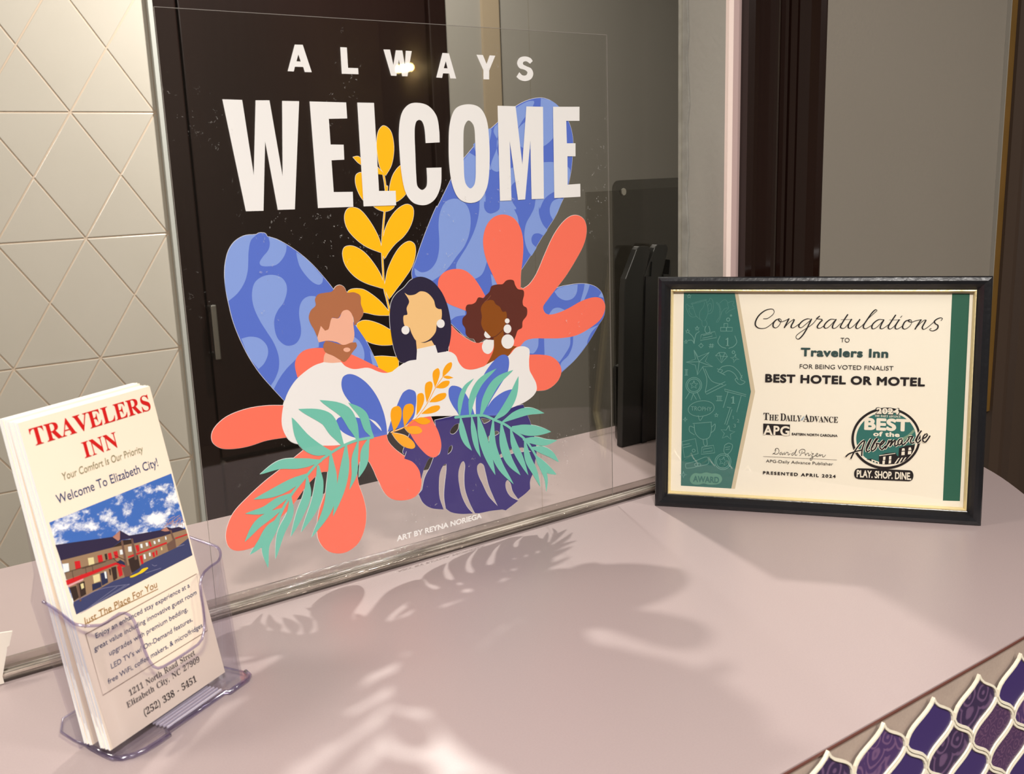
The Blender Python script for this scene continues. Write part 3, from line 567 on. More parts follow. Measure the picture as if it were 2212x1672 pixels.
('green_palm_frond','L','green',23.4,'1477,1182 1320,1183 1188,1159 1068,1116 960,1061 863,983 742,878 644,770 579,665'),
('green_palm_frond','T','green',77.2,'1483,1178 1435,1268 1396,1397 1274,1518'),
('green_palm_frond','T','green',106.0,'1338,1183 1305,1302 1234,1447 1020,1582'),
('green_palm_frond','T','green',113.6,'1195,1169 1129,1302 1058,1423 829,1539'),
('green_palm_frond','T','green',118.2,'1092,1120 947,1184 844,1290 766,1480'),
('green_palm_frond','T','green',89.4,'995,1070 804,1088 630,1112 459,1068'),
('green_palm_frond','T','green',88.5,'874,986 724,937 567,895 388,874'),
('green_palm_frond','T','green',70.1,'717,851 592,814 469,767 308,773'),
('green_palm_frond','T','green',76.2,'619,743 496,707 394,656 283,544'),
('green_palm_frond','T','green',82.8,'585,669 497,598 424,508 314,425'),
('green_palm_frond','T','green',81.5,'1440,1177 1397,1085 1377,976 1322,858'),
('green_palm_frond','T','green',62.2,'1338,1174 1297,1037 1281,895 1226,771'),
('green_palm_frond','T','green',91.1,'1224,1163 1198,979 1148,800 1058,573'),
('green_palm_frond','T','green',101.2,'1079,1109 1074,894 1020,661 852,438'),
('green_palm_frond','T','green',89.1,'958,1040 957,886 909,720 764,505'),
('green_palm_frond','T','green',77.4,'855,963 843,812 768,664 671,489'),
('green_palm_frond','T','green',70.0,'699,834 680,685 590,542 524,333'),
('green_palm_frond','T','green',74.0,'606,724 541,609 452,468 454,275'),
('@frame','','',0,'0,0'),
('welcome_lettering','H','white',0,'433,3945! 584,3942! 623,3395! 688,3940! 798,3941! 854,3380! 899,3938! 1038,3937! 933,3124! 792,3127! 736,3642! 676,3126! 536,3130!'),
('welcome_lettering','H','white',0,'1125,3936! 1437,3931! 1437,3809! 1277,3806! 1277,3610! 1390,3607! 1387,3491! 1275,3489! 1275,3242! 1443,3237! 1439,3118! 1129,3124!'),
('welcome_lettering','H','white',0,'1535,3931! 1685,3930! 1682,3234! 1837,3229! 1834,3111! 1532,3117!'),
('welcome_lettering','H','white',0,'2901,3916! 3096,3913! 3150,3410! 3215,3912! 3402,3910! 3384,3095! 3243,3097! 3248,3616! 3170,3098! 3089,3097! 3019,3615! 3017,3097! 2890,3098!'),
('welcome_lettering','H','white',0,'3517,3911! 3829,3913! 3826,3787! 3667,3787! 3670,3586! 3773,3585! 3770,3467! 3673,3469! 3668,3211! 3821,3214! 3820,3094! 3506,3095!'),
('welcome_lettering','H','white',0,'2288,3613! 2150,3609! 2145,3729 2126,3784 2097,3797 2068,3780 2050,3715 2044,3511 2042,3335 2049,3258 2091,3226 2133,3250 2145,3302 2146,3406! 2294,3405! 2281,3267 2232,3164 2168,3114 2092,3099 1997,3126 1933,3206 1903,3354 1895,3543 1901,3716 1936,3851 2005,3919 2092,3934 2194,3910 2269,3830 2289,3713'),
('welcome_lettering','H','white',0,'2591,3926 2464,3890 2400,3772 2377,3594 2375,3399 2398,3248 2457,3138 2567,3095 2682,3121 2760,3234 2792,3419 2798,3618 2778,3801 2711,3899|2590,3792 2544,3741 2528,3607 2522,3426 2529,3273 2579,3219 2628,3262 2646,3422 2650,3620 2641,3748'),
('always_lettering','H','white',0,'1037,4351! 1103,4352! 1161,4153! 1103,4153! 1093,4190! 1025,4190! 1013,4155! 963,4156!|1061,4281! 1076,4229! 1041,4230!'),
('always_lettering','H','white',0,'1418,4347! 1475,4347! 1474,4194! 1562,4194! 1562,4148! 1416,4148!'),
('always_lettering','H','white',0,'1800,4344! 1860,4345! 1883,4227! 1913,4342! 1974,4343! 1990,4230! 2006,4342! 2062,4341! 2009,4142! 1959,4142! 1937,4270! 1905,4143! 1856,4144!'),
('always_lettering','H','white',0,'2357,4337! 2421,4336! 2482,4135! 2424,4135! 2416,4174! 2354,4174! 2342,4137! 2285,4139!|2386,4273! 2401,4215! 2364,4215!'),
('always_lettering','H','white',0,'2699,4335! 2766,4334! 2800,4262! 2836,4334! 2895,4333! 2825,4209! 2821,4135! 2762,4135! 2765,4210!'),
('always_lettering','H','white',0,'3300,4302! 3276,4326 3214,4338 3153,4322 3127,4278 3150,4239 3209,4224 3237,4205 3223,4180 3181,4178 3148,4203! 3115,4163! 3151,4139 3212,4129 3275,4148 3302,4192 3282,4236 3230,4255 3191,4272 3197,4291 3231,4297 3269,4278!'),
('green_banner','P','tanshade',0,'743,2143! 775,2143! 958,1181! 786,205! 731,205! 814,1177!'),
('green_banner','P','teal',0,'250,2146! 743,2143! 918,1180! 750,206! 252,207!'),
('green_strip','P','teal2',0,'2698,2143! 2847,2142! 2845,209! 2698,204!'),
('doodle_print','L','doodle',1.7,'323,2040 471,2079 467,2070 323,2032 323,2040'),
('doodle_print','L','doodle',1.7,'334,2032 353,1973 375,1916 432,1868'),
('doodle_print','L','doodle',1.7,'467,2068 484,2016 488,1947 471,1890 454,1868'),
('doodle_print','L','doodle',1.7,'432,1868 436,1825 462,1807 484,1834 467,1877'),
('doodle_print','L','doodle',1.7,'454,2051 445,2008 414,1964 406,1925 414,1881'),
('doodle_print','L','doodle',1.7,'340,2008 305,2012 279,2034 270,2012 279,1986 292,1955 314,1916 344,1905 375,1912'),
('doodle_print','L','doodle',1.7,'344,1982 323,1997 303,1982 314,1947 336,1925'),
('doodle_print','L','doodle',1.7,'473,2051 497,2064 506,2092 527,2077 536,2051 540,1999 523,1951 490,1936'),
('doodle_print','L','doodle',1.7,'484,2012 497,2038 514,2038 523,2003 510,1968 493,1964'),
('doodle_print','L','doodle',1.7,'566,2046 592,2016 601,1964 601,1912 571,1860 584,1856 609,1904 613,1964 600,2020 575,2051 566,2046'),
('doodle_print','L','doodle',1.7,'600,2042 626,2068 652,2076 673,2059 678,2029 688,1999'),
('doodle_print','L','doodle',1.7,'678,2046 712,2061 737,2059 725,2029 748,2003'),
('doodle_print','L','doodle',1.7,'614,1930 626,1960 652,1990 686,1994 661,1964 665,1943 695,1969 748,1994'),
('doodle_print','L','doodle',5.8,'701,1884 699,1877 695,1871 688,1868 682,1868 675,1871 671,1877 669,1884 671,1891 675,1896 681,1899 688,1899 695,1896 699,1891 701,1884'),
('doodle_print','L','doodle',5.8,'718,1923 716,1918 711,1916 706,1918 704,1923 706,1928 711,1930 716,1928 718,1923'),
('doodle_print','L','doodle',5.8,'755,1565 754,1559 750,1554 745,1552 739,1552 734,1554 731,1559 729,1564 731,1570 734,1575 739,1577 745,1577 750,1575 754,1570 755,1565'),
('doodle_print','L','doodle',6.0,'441,1230 434,1196 412,1168 381,1152 347,1151 316,1165 294,1192 286,1225 294,1259 316,1287 347,1303 382,1304 412,1290 434,1263 441,1230'),
('doodle_print','L','doodle',6.0,'427,1229 420,1202 403,1179 378,1167 350,1166 325,1177 308,1199 301,1226 308,1253 325,1276 350,1288 378,1289 403,1278 420,1256 427,1229'),
('doodle_print','L','doodle',5.9,'742,477 734,442 712,413 681,396 647,394 615,408 593,434 586,469 593,504 615,533 646,550 681,552 712,538 734,512 742,477'),
('doodle_print','L','doodle',5.9,'727,477 721,448 703,425 678,411 650,409 624,420 607,441 600,469 607,498 624,522 649,535 678,537 703,526 720,504 727,477'),
('doodle_print','L','doodle',5.8,'646,1844! 682,1844! 682,1807! 646,1806! 646,1844!'),
('doodle_print','L','doodle',5.8,'614,1806! 668,1806! 668,1770! 614,1770! 614,1806!'),
('doodle_print','L','doodle',5.8,'672,1807! 726,1807! 726,1770! 672,1770! 672,1807!'),
('doodle_print','L','doodle',5.9,'302,2131! 307,2117! 323,2116! 311,2107! 315,2092! 302,2100! 289,2092! 293,2107! 281,2116! 296,2117! 302,2131!'),
('doodle_print','L','doodle',5.9,'294,1785! 299,1770! 315,1770! 303,1760! 307,1745! 294,1753! 280,1745! 285,1760! 272,1769! 288,1770! 294,1785!'),
('doodle_print','L','doodle',5.9,'386,1815! 391,1800! 407,1800! 395,1790! 399,1775! 386,1784! 373,1775! 377,1790! 365,1800! 380,1800! 386,1815!'),
('doodle_print','L','doodle',6.0,'279,1678! 283,1665! 297,1665! 286,1656! 290,1643! 278,1650! 267,1643! 271,1656! 260,1664! 274,1665! 279,1678!'),
('doodle_print','L','doodle',6.0,'364,1274! 374,1246! 404,1246! 381,1227! 389,1199! 364,1214! 339,1197! 347,1226! 324,1244! 354,1246! 364,1274!'),
('doodle_print','L','doodle',5.9,'589,956! 594,943! 609,943! 598,933! 601,919! 589,927! 577,918! 581,933! 570,941! 584,943! 589,956!'),
('doodle_print','L','doodle',6.0,'672,522! 677,491! 708,485! 680,469! 682,437! 660,459! 631,445! 645,474! 625,498! 656,494! 672,522!'),
('doodle_print','L','doodle',6.1,'275,354! 282,328! 309,323! 282,314! 275,287! 268,313! 242,318! 268,327! 275,354!'),
('doodle_print','L','doodle',6.0,'284,904! 289,886! 307,882! 289,877! 284,858! 279,876! 261,880! 279,886! 284,904!'),
('doodle_print','L','doodle',5.8,'764,1546! 766,1511! 798,1495! 763,1492! 747,1460! 745,1496! 713,1511! 748,1514! 764,1546!'),
('doodle_print','L','doodle',5.9,'427,1647! 437,1634! 450,1624! 437,1613! 427,1600! 417,1613! 403,1623! 417,1633! 427,1647!'),
('doodle_print','L','doodle',5.9,'713,838! 724,787! 774,779! 730,751! 736,699! 698,732! 651,708! 672,757! 637,794! 688,791! 713,838!'),
('doodle_print','L','doodle',5.9,'308,1748 349,1704 360,1643'),
('doodle_print','L','doodle',5.9,'408,1764 375,1734 360,1643'),
('doodle_print','L','doodle',5.9,'298,1674 338,1674 360,1643'),
('doodle_print','L','doodle',5.9,'508,1635! 552,1632!'),
('doodle_print','L','doodle',5.9,'505,1617! 549,1615!'),
('doodle_print','L','doodle',5.9,'520,1644! 514,1602!'),
('doodle_print','L','doodle',5.9,'540,1644! 534,1603!'),
('doodle_print','L','doodle',5.8,'610,1721 590,1662 622,1619 668,1602'),
('doodle_print','L','doodle',5.8,'752,1725 772,1664 741,1620 697,1602'),
('doodle_print','L','doodle',5.9,'360,1578! 402,1512! 508,1558! 471,1468! 545,1418! 449,1416! 397,1333! 375,1429! 285,1457! 375,1489! 360,1578!'),
('doodle_print','L','doodle',5.9,'412,1464! 360,1578!'),
('doodle_print','L','doodle',5.9,'412,1464! 508,1558!'),
('doodle_print','L','doodle',5.9,'412,1464! 545,1418!'),
('doodle_print','L','doodle',5.9,'412,1464! 397,1333!'),
('doodle_print','L','doodle',5.9,'412,1464! 285,1457!'),
('doodle_print','L','doodle',5.9,'449,1409 490,1291 478,1163'),
('doodle_print','L','doodle',5.9,'471,1394 537,1277 647,1243'),
('doodle_print','L','doodle',5.9,'478,1163! 669,1273! 679,1244! 490,1141! 478,1163!'),
('doodle_print','L','doodle',5.9,'571,1527! 603,1559! 661,1560! 686,1521! 628,1457! 571,1527! 686,1521!'),
('doodle_print','L','doodle',5.9,'603,1559! 618,1524! 628,1457! 647,1523! 661,1560!'),
('doodle_print','L','doodle',5.9,'596,1375 640,1420 727,1429 799,1372 831,1311'),
('doodle_print','L','doodle',5.9,'640,1351 698,1382 756,1353 792,1295'),
('doodle_print','L','doodle',5.9,'589,1397 643,1383 625,1361 669,1337 596,1372'),
('doodle_print','L','doodle',5.8,'831,1340 817,1299 860,1275 814,1247 763,1295 785,1313'),
('doodle_print','L','doodle',6.0,'273,1382! 303,1383!'),
('doodle_print','L','doodle',6.0,'273,1327! 303,1328!'),
('doodle_print','L','doodle',6.0,'282,1383! 282,1327!'),
('doodle_print','L','doodle',6.0,'294,1383! 294,1328!'),
('doodle_print','L','doodle',5.9,'586,1127! 640,1128!'),
('doodle_print','L','doodle',5.9,'586,1080! 646,1082!'),
('doodle_print','L','doodle',5.9,'599,1127! 599,1081!'),
('doodle_print','L','doodle',5.9,'614,1127! 614,1081!'),
('doodle_print','L','doodle',5.9,'630,1128! 630,1082!'),
('doodle_print','L','doodle',6.0,'322,1157! 285,1090! 318,1103! 339,1077! 360,1143!'),
('doodle_print','L','doodle',6.0,'360,1143! 392,1086! 401,1109! 431,1087! 397,1165!'),
('doodle_print','L','doodle',5.9,'666,1199! 669,1178! 872,1133! 874,1149! 666,1199!'),
('doodle_print','L','doodle',5.9,'699,1175! 655,1013! 692,1021! 735,1013! 786,973! 826,1134!'),
('doodle_print','L','doodle',5.9,'721,1008! 673,849! 692,843! 740,998!'),
('doodle_print','L','doodle',6.0,'362,844! 545,866!'),
('doodle_print','L','doodle',6.0,'374,836 389,746 449,692 520,707 544,784 541,859'),
('doodle_print','L','doodle',6.0,'374,803 332,816 329,766 377,731'),
('doodle_print','L','doodle',6.0,'545,814 579,848 575,792 544,759'),
('doodle_print','L','doodle',6.0,'464,689 478,629 505,631 501,691'),
('doodle_print','L','doodle',6.0,'456,610! 568,634! 582,559! 449,537! 456,610!'),
('doodle_print','L','doodle',6.0,'471,591! 553,608! 560,576! 467,559! 471,591!'),
('doodle_print','L','doodle',6.1,'256,656! 389,693! 419,543! 283,497! 256,656!'),
('doodle_print','L','doodle',6.1,'261,622! 332,640!'),
('doodle_print','L','doodle',6.1,'268,597! 351,620!'),
('doodle_print','L','doodle',6.0,'389,572 384,561 374,556 363,560 359,570 363,581 374,586 384,582 389,572'),
('doodle_print','L','doodle',5.9,'678,640 715,662 753,643 737,582 700,550 671,576 678,640'),
('doodle_print','L','doodle',5.9,'685,617 729,627'),
('doodle_print','L','doodle',5.9,'688,595 726,603'),
('doodle_print','L','doodle',5.9,'693,550 686,532 715,533 712,551'),
('doodle_print','L','doodle',6.1,'298,434 374,457 505,513 523,450 434,417 307,388 295,414 298,434'),
('doodle_print','L','doodle',6.1,'416,431 411,420 401,415 390,419 386,430 390,441 401,446 411,442 416,431'),
('doodle_print','L','doodle',6.0,'446,433 441,422 431,417 420,421 416,431 420,443 431,448 441,444 446,433'),
('doodle_print','L','doodle',5.9,'427,1731! 559,1765! 577,1706! 420,1675! 427,1731!'),
('doodle_print','L','doodle',5.9,'446,1723! 530,1747! 534,1718! 440,1697! 446,1723!'),
('doodle_print','L','doodle',5.9,'471,1816 461,1779 481,1749 511,1764 500,1816'),
('doodle_print','L','doodle',5.9,'567,1023 566,996 549,969 520,946 481,929 437,919 393,920 356,930 328,948 314,972 316,999 333,1026 362,1049 402,1066 446,1075 489,1075 527,1065 554,1047 567,1023'),
('doodle_print','L','doodle',6.0,'412,926 431,877 461,921'),
('award_badge','S','doodle2',0,'389,343 351,310 343,263 373,230 434,228 479,243 523,234 583,237 635,252 660,294 642,336 598,351 553,348 501,357 449,342'),
('script_lettering','L','ink',8.8,'1021,1895 1057,1898 1100,1929 1119,1960 1108,1986 1078,1989 1031,1973 979,1929 949,1875 945,1835 967,1809 1006,1800 1049,1809 1092,1841 1122,1872'),
('script_lettering','L','ink',8.7,'1169,1894 1139,1885 1114,1850 1114,1819 1136,1808 1161,1823 1182,1859 1186,1885 1165,1898 1161,1885 1182,1868 1216,1876 1256,1896'),
('script_lettering','L','ink',8.6,'1259,1899 1238,1855 1217,1810'),
('script_lettering','L','ink',8.7,'1217,1810 1255,1855 1293,1886 1307,1894 1302,1872 1281,1828 1285,1811 1306,1813 1357,1851'),
('script_lettering','L','ink',8.5,'1453,1895 1432,1899 1390,1881 1355,1842 1353,1820 1374,1813 1416,1847 1467,1895'),
('script_lettering','L','ink',8.5,'1467,1897 1441,1838 1417,1786 1384,1733 1350,1702 1329,1715 1333,1737 1366,1768 1416,1803 1475,1847 1516,1899'),
('script_lettering','L','ink',8.5,'1540,1925 1512,1899 1524,1898 1557,1895 1566,1889 1545,1865 1521,1825 1529,1810 1554,1813 1591,1843'),
('script_lettering','L','ink',8.4,'1677,1895 1640,1895 1599,1861 1583,1826 1596,1810 1625,1822 1690,1897'),
('script_lettering','L','ink',8.4,'1690,1896 1662,1839 1662,1813 1687,1813 1732,1857'),
('script_lettering','L','ink',8.4,'1794,1943 1768,1900 1740,1848 1732,1822 1749,1811 1773,1818 1825,1887'),
('script_lettering','L','ink',8.4,'1829,1898 1805,1849 1802,1821 1818,1812 1854,1840 1904,1898'),
('script_lettering','L','ink',8.3,'1904,1898 1875,1845 1871,1819 1887,1810 1927,1841 1982,1909 2037,1965 2053,1982 2041,1990 2010,1960 1967,1892 1939,1841 1940,1817 1960,1811 2008,1841'),
('script_lettering','L','ink',8.2,'2111,1897 2071,1897 2027,1863 2012,1828 2021,1809 2056,1824 2117,1897'),
('script_lettering','L','ink',8.2,'2117,1895 2092,1842 2088,1816 2108,1812 2159,1850'),
('script_lettering','L','ink',8.2,'2219,1942 2190,1893 2160,1838 2160,1816 2176,1810 2207,1834 2249,1893'),
('script_lettering','L','ink',8.2,'2252,1899 2223,1846 2219,1819 2235,1810 2270,1830 2293,1851'),
('script_lettering','L','ink',8.1,'2262,1918 2273,1932'),
('script_lettering','L','ink',8.1,'2347,1898 2308,1885 2286,1847 2286,1819 2306,1811 2341,1834 2360,1868 2355,1895 2335,1898 2336,1883 2363,1877 2394,1889 2441,1900'),
('script_lettering','L','ink',8.1,'2443,1900 2418,1860 2392,1810'),
('script_lettering','L','ink',8.1,'2392,1810 2426,1856 2464,1892 2483,1898 2472,1869 2454,1827 2466,1810 2497,1827 2542,1869 2579,1907'),
('script_lettering','L','ink',8.0,'2614,1894 2625,1911 2609,1919 2579,1907 2557,1886 2565,1865 2588,1848 2585,1819 2551,1798 2524,1802 2520,1812 2531,1819'),
('script_lettering','L','ink',4.2,'1735,1894 1837,1897'),
('script_lettering','L','ink',4.1,'2166,1895 2261,1897'),
('newspaper_lettering','P','sail',0,'1390,915! 1427,964! 1426,942! 1411,918!'),
('black_block','P','ink',0,'1043,871! 1296,870! 1294,763! 1045,763!'),
('newspaper_lettering','L','ink',2.4,'1051,545 1738,545'),
('signature','L','ink',3.9,'1139,572 1160,587 1169,613 1167,623'),
('signature','L','ink',3.9,'1146,582 1170,573 1193,584 1200,609 1188,631 1169,630 1160,607'),
('signature','L','ink',3.8,'1226,596 1207,585 1212,571 1231,586 1233,569 1245,587'),
('signature','L','ink',3.8,'1249,597 1254,573 1273,598 1284,595'),
('signature','L','ink',3.8,'1287,594 1287,572 1306,585'),
('signature','L','ink',3.8,'1310,610 1311,611'),
('signature','L','ink',3.8,'1338,597 1320,586 1324,569 1343,587 1366,633 1350,583 1357,571 1371,579'),
('signature','L','ink',3.8,'1417,616 1403,576 1394,571'),
('signature','L','ink',3.8,'1394,595 1389,614 1412,633 1440,629 1442,607 1417,594'),
('signature','L','ink',3.8,'1442,598 1450,574'),
('signature','L','ink',3.8,'1450,579 1468,599 1477,595 1477,573 1496,586'),
('signature','L','ink',3.8,'1502,611 1504,610'),
('signature','L','ink',3.8,'1505,596 1523,597 1505,572 1519,563 1506,533 1494,532 1496,547 1542,579'),
('signature','L','ink',3.8,'1546,579 1564,594 1555,601 1544,579 1560,570 1583,591'),
('signature','L','ink',3.8,'1583,595 1583,571'),
('signature','L','ink',3.8,'1583,576 1606,592 1606,572 1620,571 1635,589'),
('round_emblem','S','ink',0,'2480,788 2474,723 2454,660 2419,603 2372,553 2315,515 2251,489 2183,478 2114,481 2048,499 1988,531 1937,576 1899,630 1874,692 1865,758 1872,825 1894,889 1930,947 1979,995 2037,1033 2102,1057 2170,1067 2238,1062 2303,1043 2361,1010 2410,966 2447,913 2471,852'),
('round_emblem','S','paper',0,'2459,787 2454,727 2435,669 2402,616 2359,571 2306,535 2246,512 2182,501 2118,504 2057,521 2001,550 1954,591 1918,642 1895,699 1887,759 1893,821 1914,880 1948,933 1993,978 2047,1012 2107,1035 2171,1044 2234,1040 2294,1022 2349,992 2394,951 2429,902 2451,846'),
('round_emblem','S','teal',0,'2439,786 2434,731 2416,677 2386,628 2346,586 2296,554 2241,532 2182,522 2122,525 2065,540 2013,568 1970,605 1937,652 1916,704 1908,760 1914,817 1933,871 1964,920 2006,962 2056,994 2112,1015 2171,1023 2230,1019 2286,1003 2337,975 2379,938 2411,892 2432,841'),
('round_emblem','S','tealglow',0,'2421,873 2363,814 2292,769 2245,714 2274,705 2340,760 2424,848'),
('round_emblem','P','ink',0,'2005,564! 2054,572! 2121,544! 2117,607! 2179,632! 2266,642! 2276,616! 2291,606! 2294,685! 2360,714! 2433,723! 2428,681! 2405,628! 2368,579! 2326,550! 2273,533! 2187,522! 2123,526! 2054,551!'),
('round_emblem','P','paper',0,'2156,596! 2178,600! 2176,566! 2156,562!'),
('round_emblem','P','paper',0,'2152,556! 2174,560! 2172,526! 2152,524!'),
('round_emblem','P','paper',0,'2209,604! 2229,608! 2229,574! 2209,570!'),
('round_emblem','P','paper',0,'2208,565! 2229,569! 2228,537! 2207,532!'),
('round_emblem','P','paper',0,'2319,660! 2322,684! 2342,687! 2347,663!'),
('round_emblem','P','paper',0,'2318,652! 2346,655! 2346,622! 2317,618!'),
('round_emblem','P','paper',0,'2377,668! 2380,695! 2398,698! 2404,672!'),
('round_emblem','P','paper',0,'2375,660! 2404,665! 2403,633! 2374,629!'),
('round_emblem','P','paper',0,'2291,590! 2303,594! 2271,537! 2257,535!'),
('round_emblem','P','paper',0,'2320,595! 2332,598! 2307,547! 2292,542!'),
('round_emblem','P','paper',0,'2351,599! 2363,602! 2340,564! 2326,556!'),
('round_emblem','P','paper',0,'2121,608! 2264,637! 2264,631! 2121,601!'),
('round_emblem','H','paper',0,'2054,567! 2122,544! 2123,506! 2055,532!|2065,554! 2081,548! 2082,528! 2065,534!|2091,544! 2111,538! 2111,517! 2092,524!'),
('round_emblem','S','ink',0,'1943,474 1913,460 1901,425 1912,382 1945,369! 2397,374! 2421,388 2431,428 2419,467 2399,478!'),
('round_emblem_script','L','paper',24.8,'1821,583 1846,608 1885,626 1920,639 1959,651'),
('round_emblem_script','L','paper',24.7,'1867,567 1890,621 1929,687 1963,731 1984,743 1978,706 1966,657 1963,599'),
('round_emblem_script','L','paper',24.5,'2003,659 2022,703 2038,746 2045,764 2031,745 2012,702 2002,659 2013,639 2033,650'),
('round_emblem_script','L','paper',24.4,'2052,678 2080,737 2101,770 2089,764 2061,710 2047,662 2057,649 2081,669 2095,706 2090,722 2119,718'),
('round_emblem_script','L','paper',24.3,'2120,702 2144,719 2162,746 2153,751 2129,719 2125,681 2145,667 2173,700'),
('round_emblem_script','L','paper',24.2,'2174,679 2192,722 2203,754'),
('round_emblem_script','L','paper',24.2,'2187,711 2211,744 2230,760 2221,728 2212,702'),
('round_emblem_script','L','paper',24.2,'2217,707 2245,750 2259,762 2255,725 2258,704 2279,716'),
('round_emblem_script','L','paper',24.0,'2316,775 2297,769 2283,742 2289,716 2307,727 2321,765 2317,733 2327,718 2350,740'),
('round_emblem_script','L','paper',23.9,'2360,751 2378,783 2373,798 2396,800 2411,803 2393,763 2400,737 2422,744'),
('round_emblem_script','L','paper',23.8,'2435,765 2453,807 2476,850 2485,861 2471,839 2449,787 2445,755 2459,745 2482,773'),
('round_emblem_script','L','paper',23.7,'2496,784 2524,800 2538,827 2523,831 2501,799 2502,763 2521,754 2539,775 2559,812'),
('round_emblem_script','L','ink',13.4,'1821,583 1846,608 1885,626 1920,639 1959,651'),
('round_emblem_script','L','ink',13.4,'1867,567 1890,621 1929,687 1963,731 1984,743 1978,706 1966,657 1963,599'),
('round_emblem_script','L','ink',13.3,'2003,659 2022,703 2038,746 2045,764 2031,745 2012,702 2002,659 2013,639 2033,650'),
('round_emblem_script','L','ink',13.2,'2052,678 2080,737 2101,770 2089,764 2061,710 2047,662 2057,649 2081,669 2095,706 2090,722 2119,718'),
('round_emblem_script','L','ink',13.2,'2120,702 2144,719 2162,746 2153,751 2129,719 2125,681 2145,667 2173,700'),
('round_emblem_script','L','ink',13.1,'2174,679 2192,722 2203,754'),
('round_emblem_script','L','ink',13.1,'2187,711 2211,744 2230,760 2221,728 2212,702'),
('round_emblem_script','L','ink',13.1,'2217,707 2245,750 2259,762 2255,725 2258,704 2279,716'),
('round_emblem_script','L','ink',13.0,'2316,775 2297,769 2283,742 2289,716 2307,727 2321,765 2317,733 2327,718 2350,740'),
('round_emblem_script','L','ink',13.0,'2360,751 2378,783 2373,798 2396,800 2411,803 2393,763 2400,737 2422,744'),
('round_emblem_script','L','ink',12.9,'2435,765 2453,807 2476,850 2485,861 2471,839 2449,787 2445,755 2459,745 2482,773'),
('round_emblem_script','L','ink',12.9,'2496,784 2524,800 2538,827 2523,831 2501,799 2502,763 2521,754 2539,775 2559,812'),
('motel_photograph','P','sky',0,'21,1427! 1009,1431! 1007,855! 28,854!'),
('motel_photograph','P','asphalt',0,'35,936! 132,930! 341,939! 472,926! 588,958! 890,954! 1012,980! 1007,855! 28,854! 26,915!'),
('motel_photograph','L','branch',3.1,'825,1115 859,1127 890,1148 945,1153'),
('motel_photograph','L','branch',3.1,'859,1127 904,1123 940,1140 989,1146'),
('motel_photograph','L','branch',3.2,'929,1085 938,1111 968,1130 999,1131'),
('motel_photograph','L','branch',3.2,'949,1078 966,1102 1001,1113 1009,1093'),
('motel_photograph','L','branch',3.2,'984,1066 995,1086 1016,1090'),
('motel_photograph','L','branch',3.2,'883,1107 904,1123 926,1121 962,1115'),
('motel_photograph','L','branch',3.2,'923,1090 917,1118 918,1141'),
('motel_photograph','L','branch',3.2,'964,1076 981,1102 980,1132'),
('motel_photograph','L','branch',3.2,'883,1130 914,1131 949,1142 973,1143'),
('motel_photograph','L','branch',3.1,'841,1118 880,1120 915,1111'),
('motel_photograph','L','branch',3.2,'941,1098 970,1092 995,1074'),
('motel_photograph','L','branch',3.2,'897,1105 927,1103 973,1123 996,1121'),
('motel_photograph','P','mwall',0,'27,1193! 394,1136! 568,1105! 1010,1040! 1010,975! 889,953! 588,957! 471,923! 341,938! 132,929! 34,931!'),
('motel_photograph','P','mroof',0,'19,1291! 421,1196! 488,1214! 545,1160! 793,1108! 854,1110! 891,1087! 956,1075! 1010,1039! 902,1053! 799,1063! 566,1099! 558,1135! 481,1154! 394,1135! 26,1191!'),
('motel_photograph','P','mpeach',0,'421,1195! 487,1213! 468,1161! 452,1158!'),
('motel_photograph','P','mpeach',0,'799,1104! 850,1110! 870,1076! 830,1086!'),
('motel_photograph','P','mdark',0,'395,1135! 481,1152! 553,1133! 561,1103!'),
('motel_photograph','P','mwin',0,'29,1169! 71,1158! 61,1110! 23,1114!'),
('motel_photograph','P','mwin2',0,'207,1138! 248,1128! 241,1085! 201,1093!'),
('motel_photograph','P','mwin',0,'446,1100! 478,1094! 468,1065! 440,1072!'),
('motel_photograph','P','mwin',0,'513,1097! 539,1091! 531,1058! 506,1067!'),
('motel_photograph','P','mwin',0,'609,1079! 625,1076! 621,1049! 606,1055!'),
('motel_photograph','P','mwin',0,'652,1072! 669,1068! 667,1047! 652,1049!'),
('motel_photograph','P','mwin',0,'717,1060! 731,1057! 731,1037! 717,1040!'),
('motel_photograph','P','mwin',0,'756,1057! 770,1055! 768,1038! 754,1040!'),
('motel_photograph','P','mwin',0,'819,1055! 829,1052! 826,1032! 816,1034!'),
('motel_photograph','P','mwin',0,'612,1008! 626,1006! 623,976! 609,978!'),
('motel_photograph','P','mwin',0,'657,1002! 670,1001! 666,979! 653,981!'),
('motel_photograph','P','mwin2',0,'763,1000! 773,999! 770,980! 760,981!'),
('motel_photograph','P','mdark',0,'99,1020! 142,1018! 129,940! 85,937!'),
('motel_photograph','P','mwin2',0,'208,1026! 257,1020! 249,976! 202,979!'),
('motel_photograph','P','mnavy',0,'263,1018! 312,1010! 300,945! 251,943!'),
('motel_photograph','P','mwin',0,'292,1018! 307,1014! 300,972! 288,976!'),
('motel_photograph','P','mdark',0,'349,1022! 387,1016! 373,943! 341,939!'),
('motel_photograph','P','mnavy',0,'186,980! 253,969! 247,939! 177,941!'),
('motel_photograph','P','mdark',0,'32,1021! 79,1015! 74,941! 35,936!'),
('motel_photograph','P','mwin2',0,'109,1011! 130,1010! 127,982! 108,980!'),
('motel_photograph','P','mdark',0,'328,1117! 347,1115! 342,1079! 326,1080!'),
('motel_photograph','P','mdark',0,'329,1020! 344,1016! 335,979! 326,980!'),
('motel_photograph','P','mred',0,'112,1153! 149,1144! 138,1062! 100,1069!'),
('motel_photograph','P','mred',0,'277,1128! 310,1121! 302,1049! 268,1054!'),
('motel_photograph','P','mred',0,'353,1113! 378,1109! 373,1051! 346,1051!'),
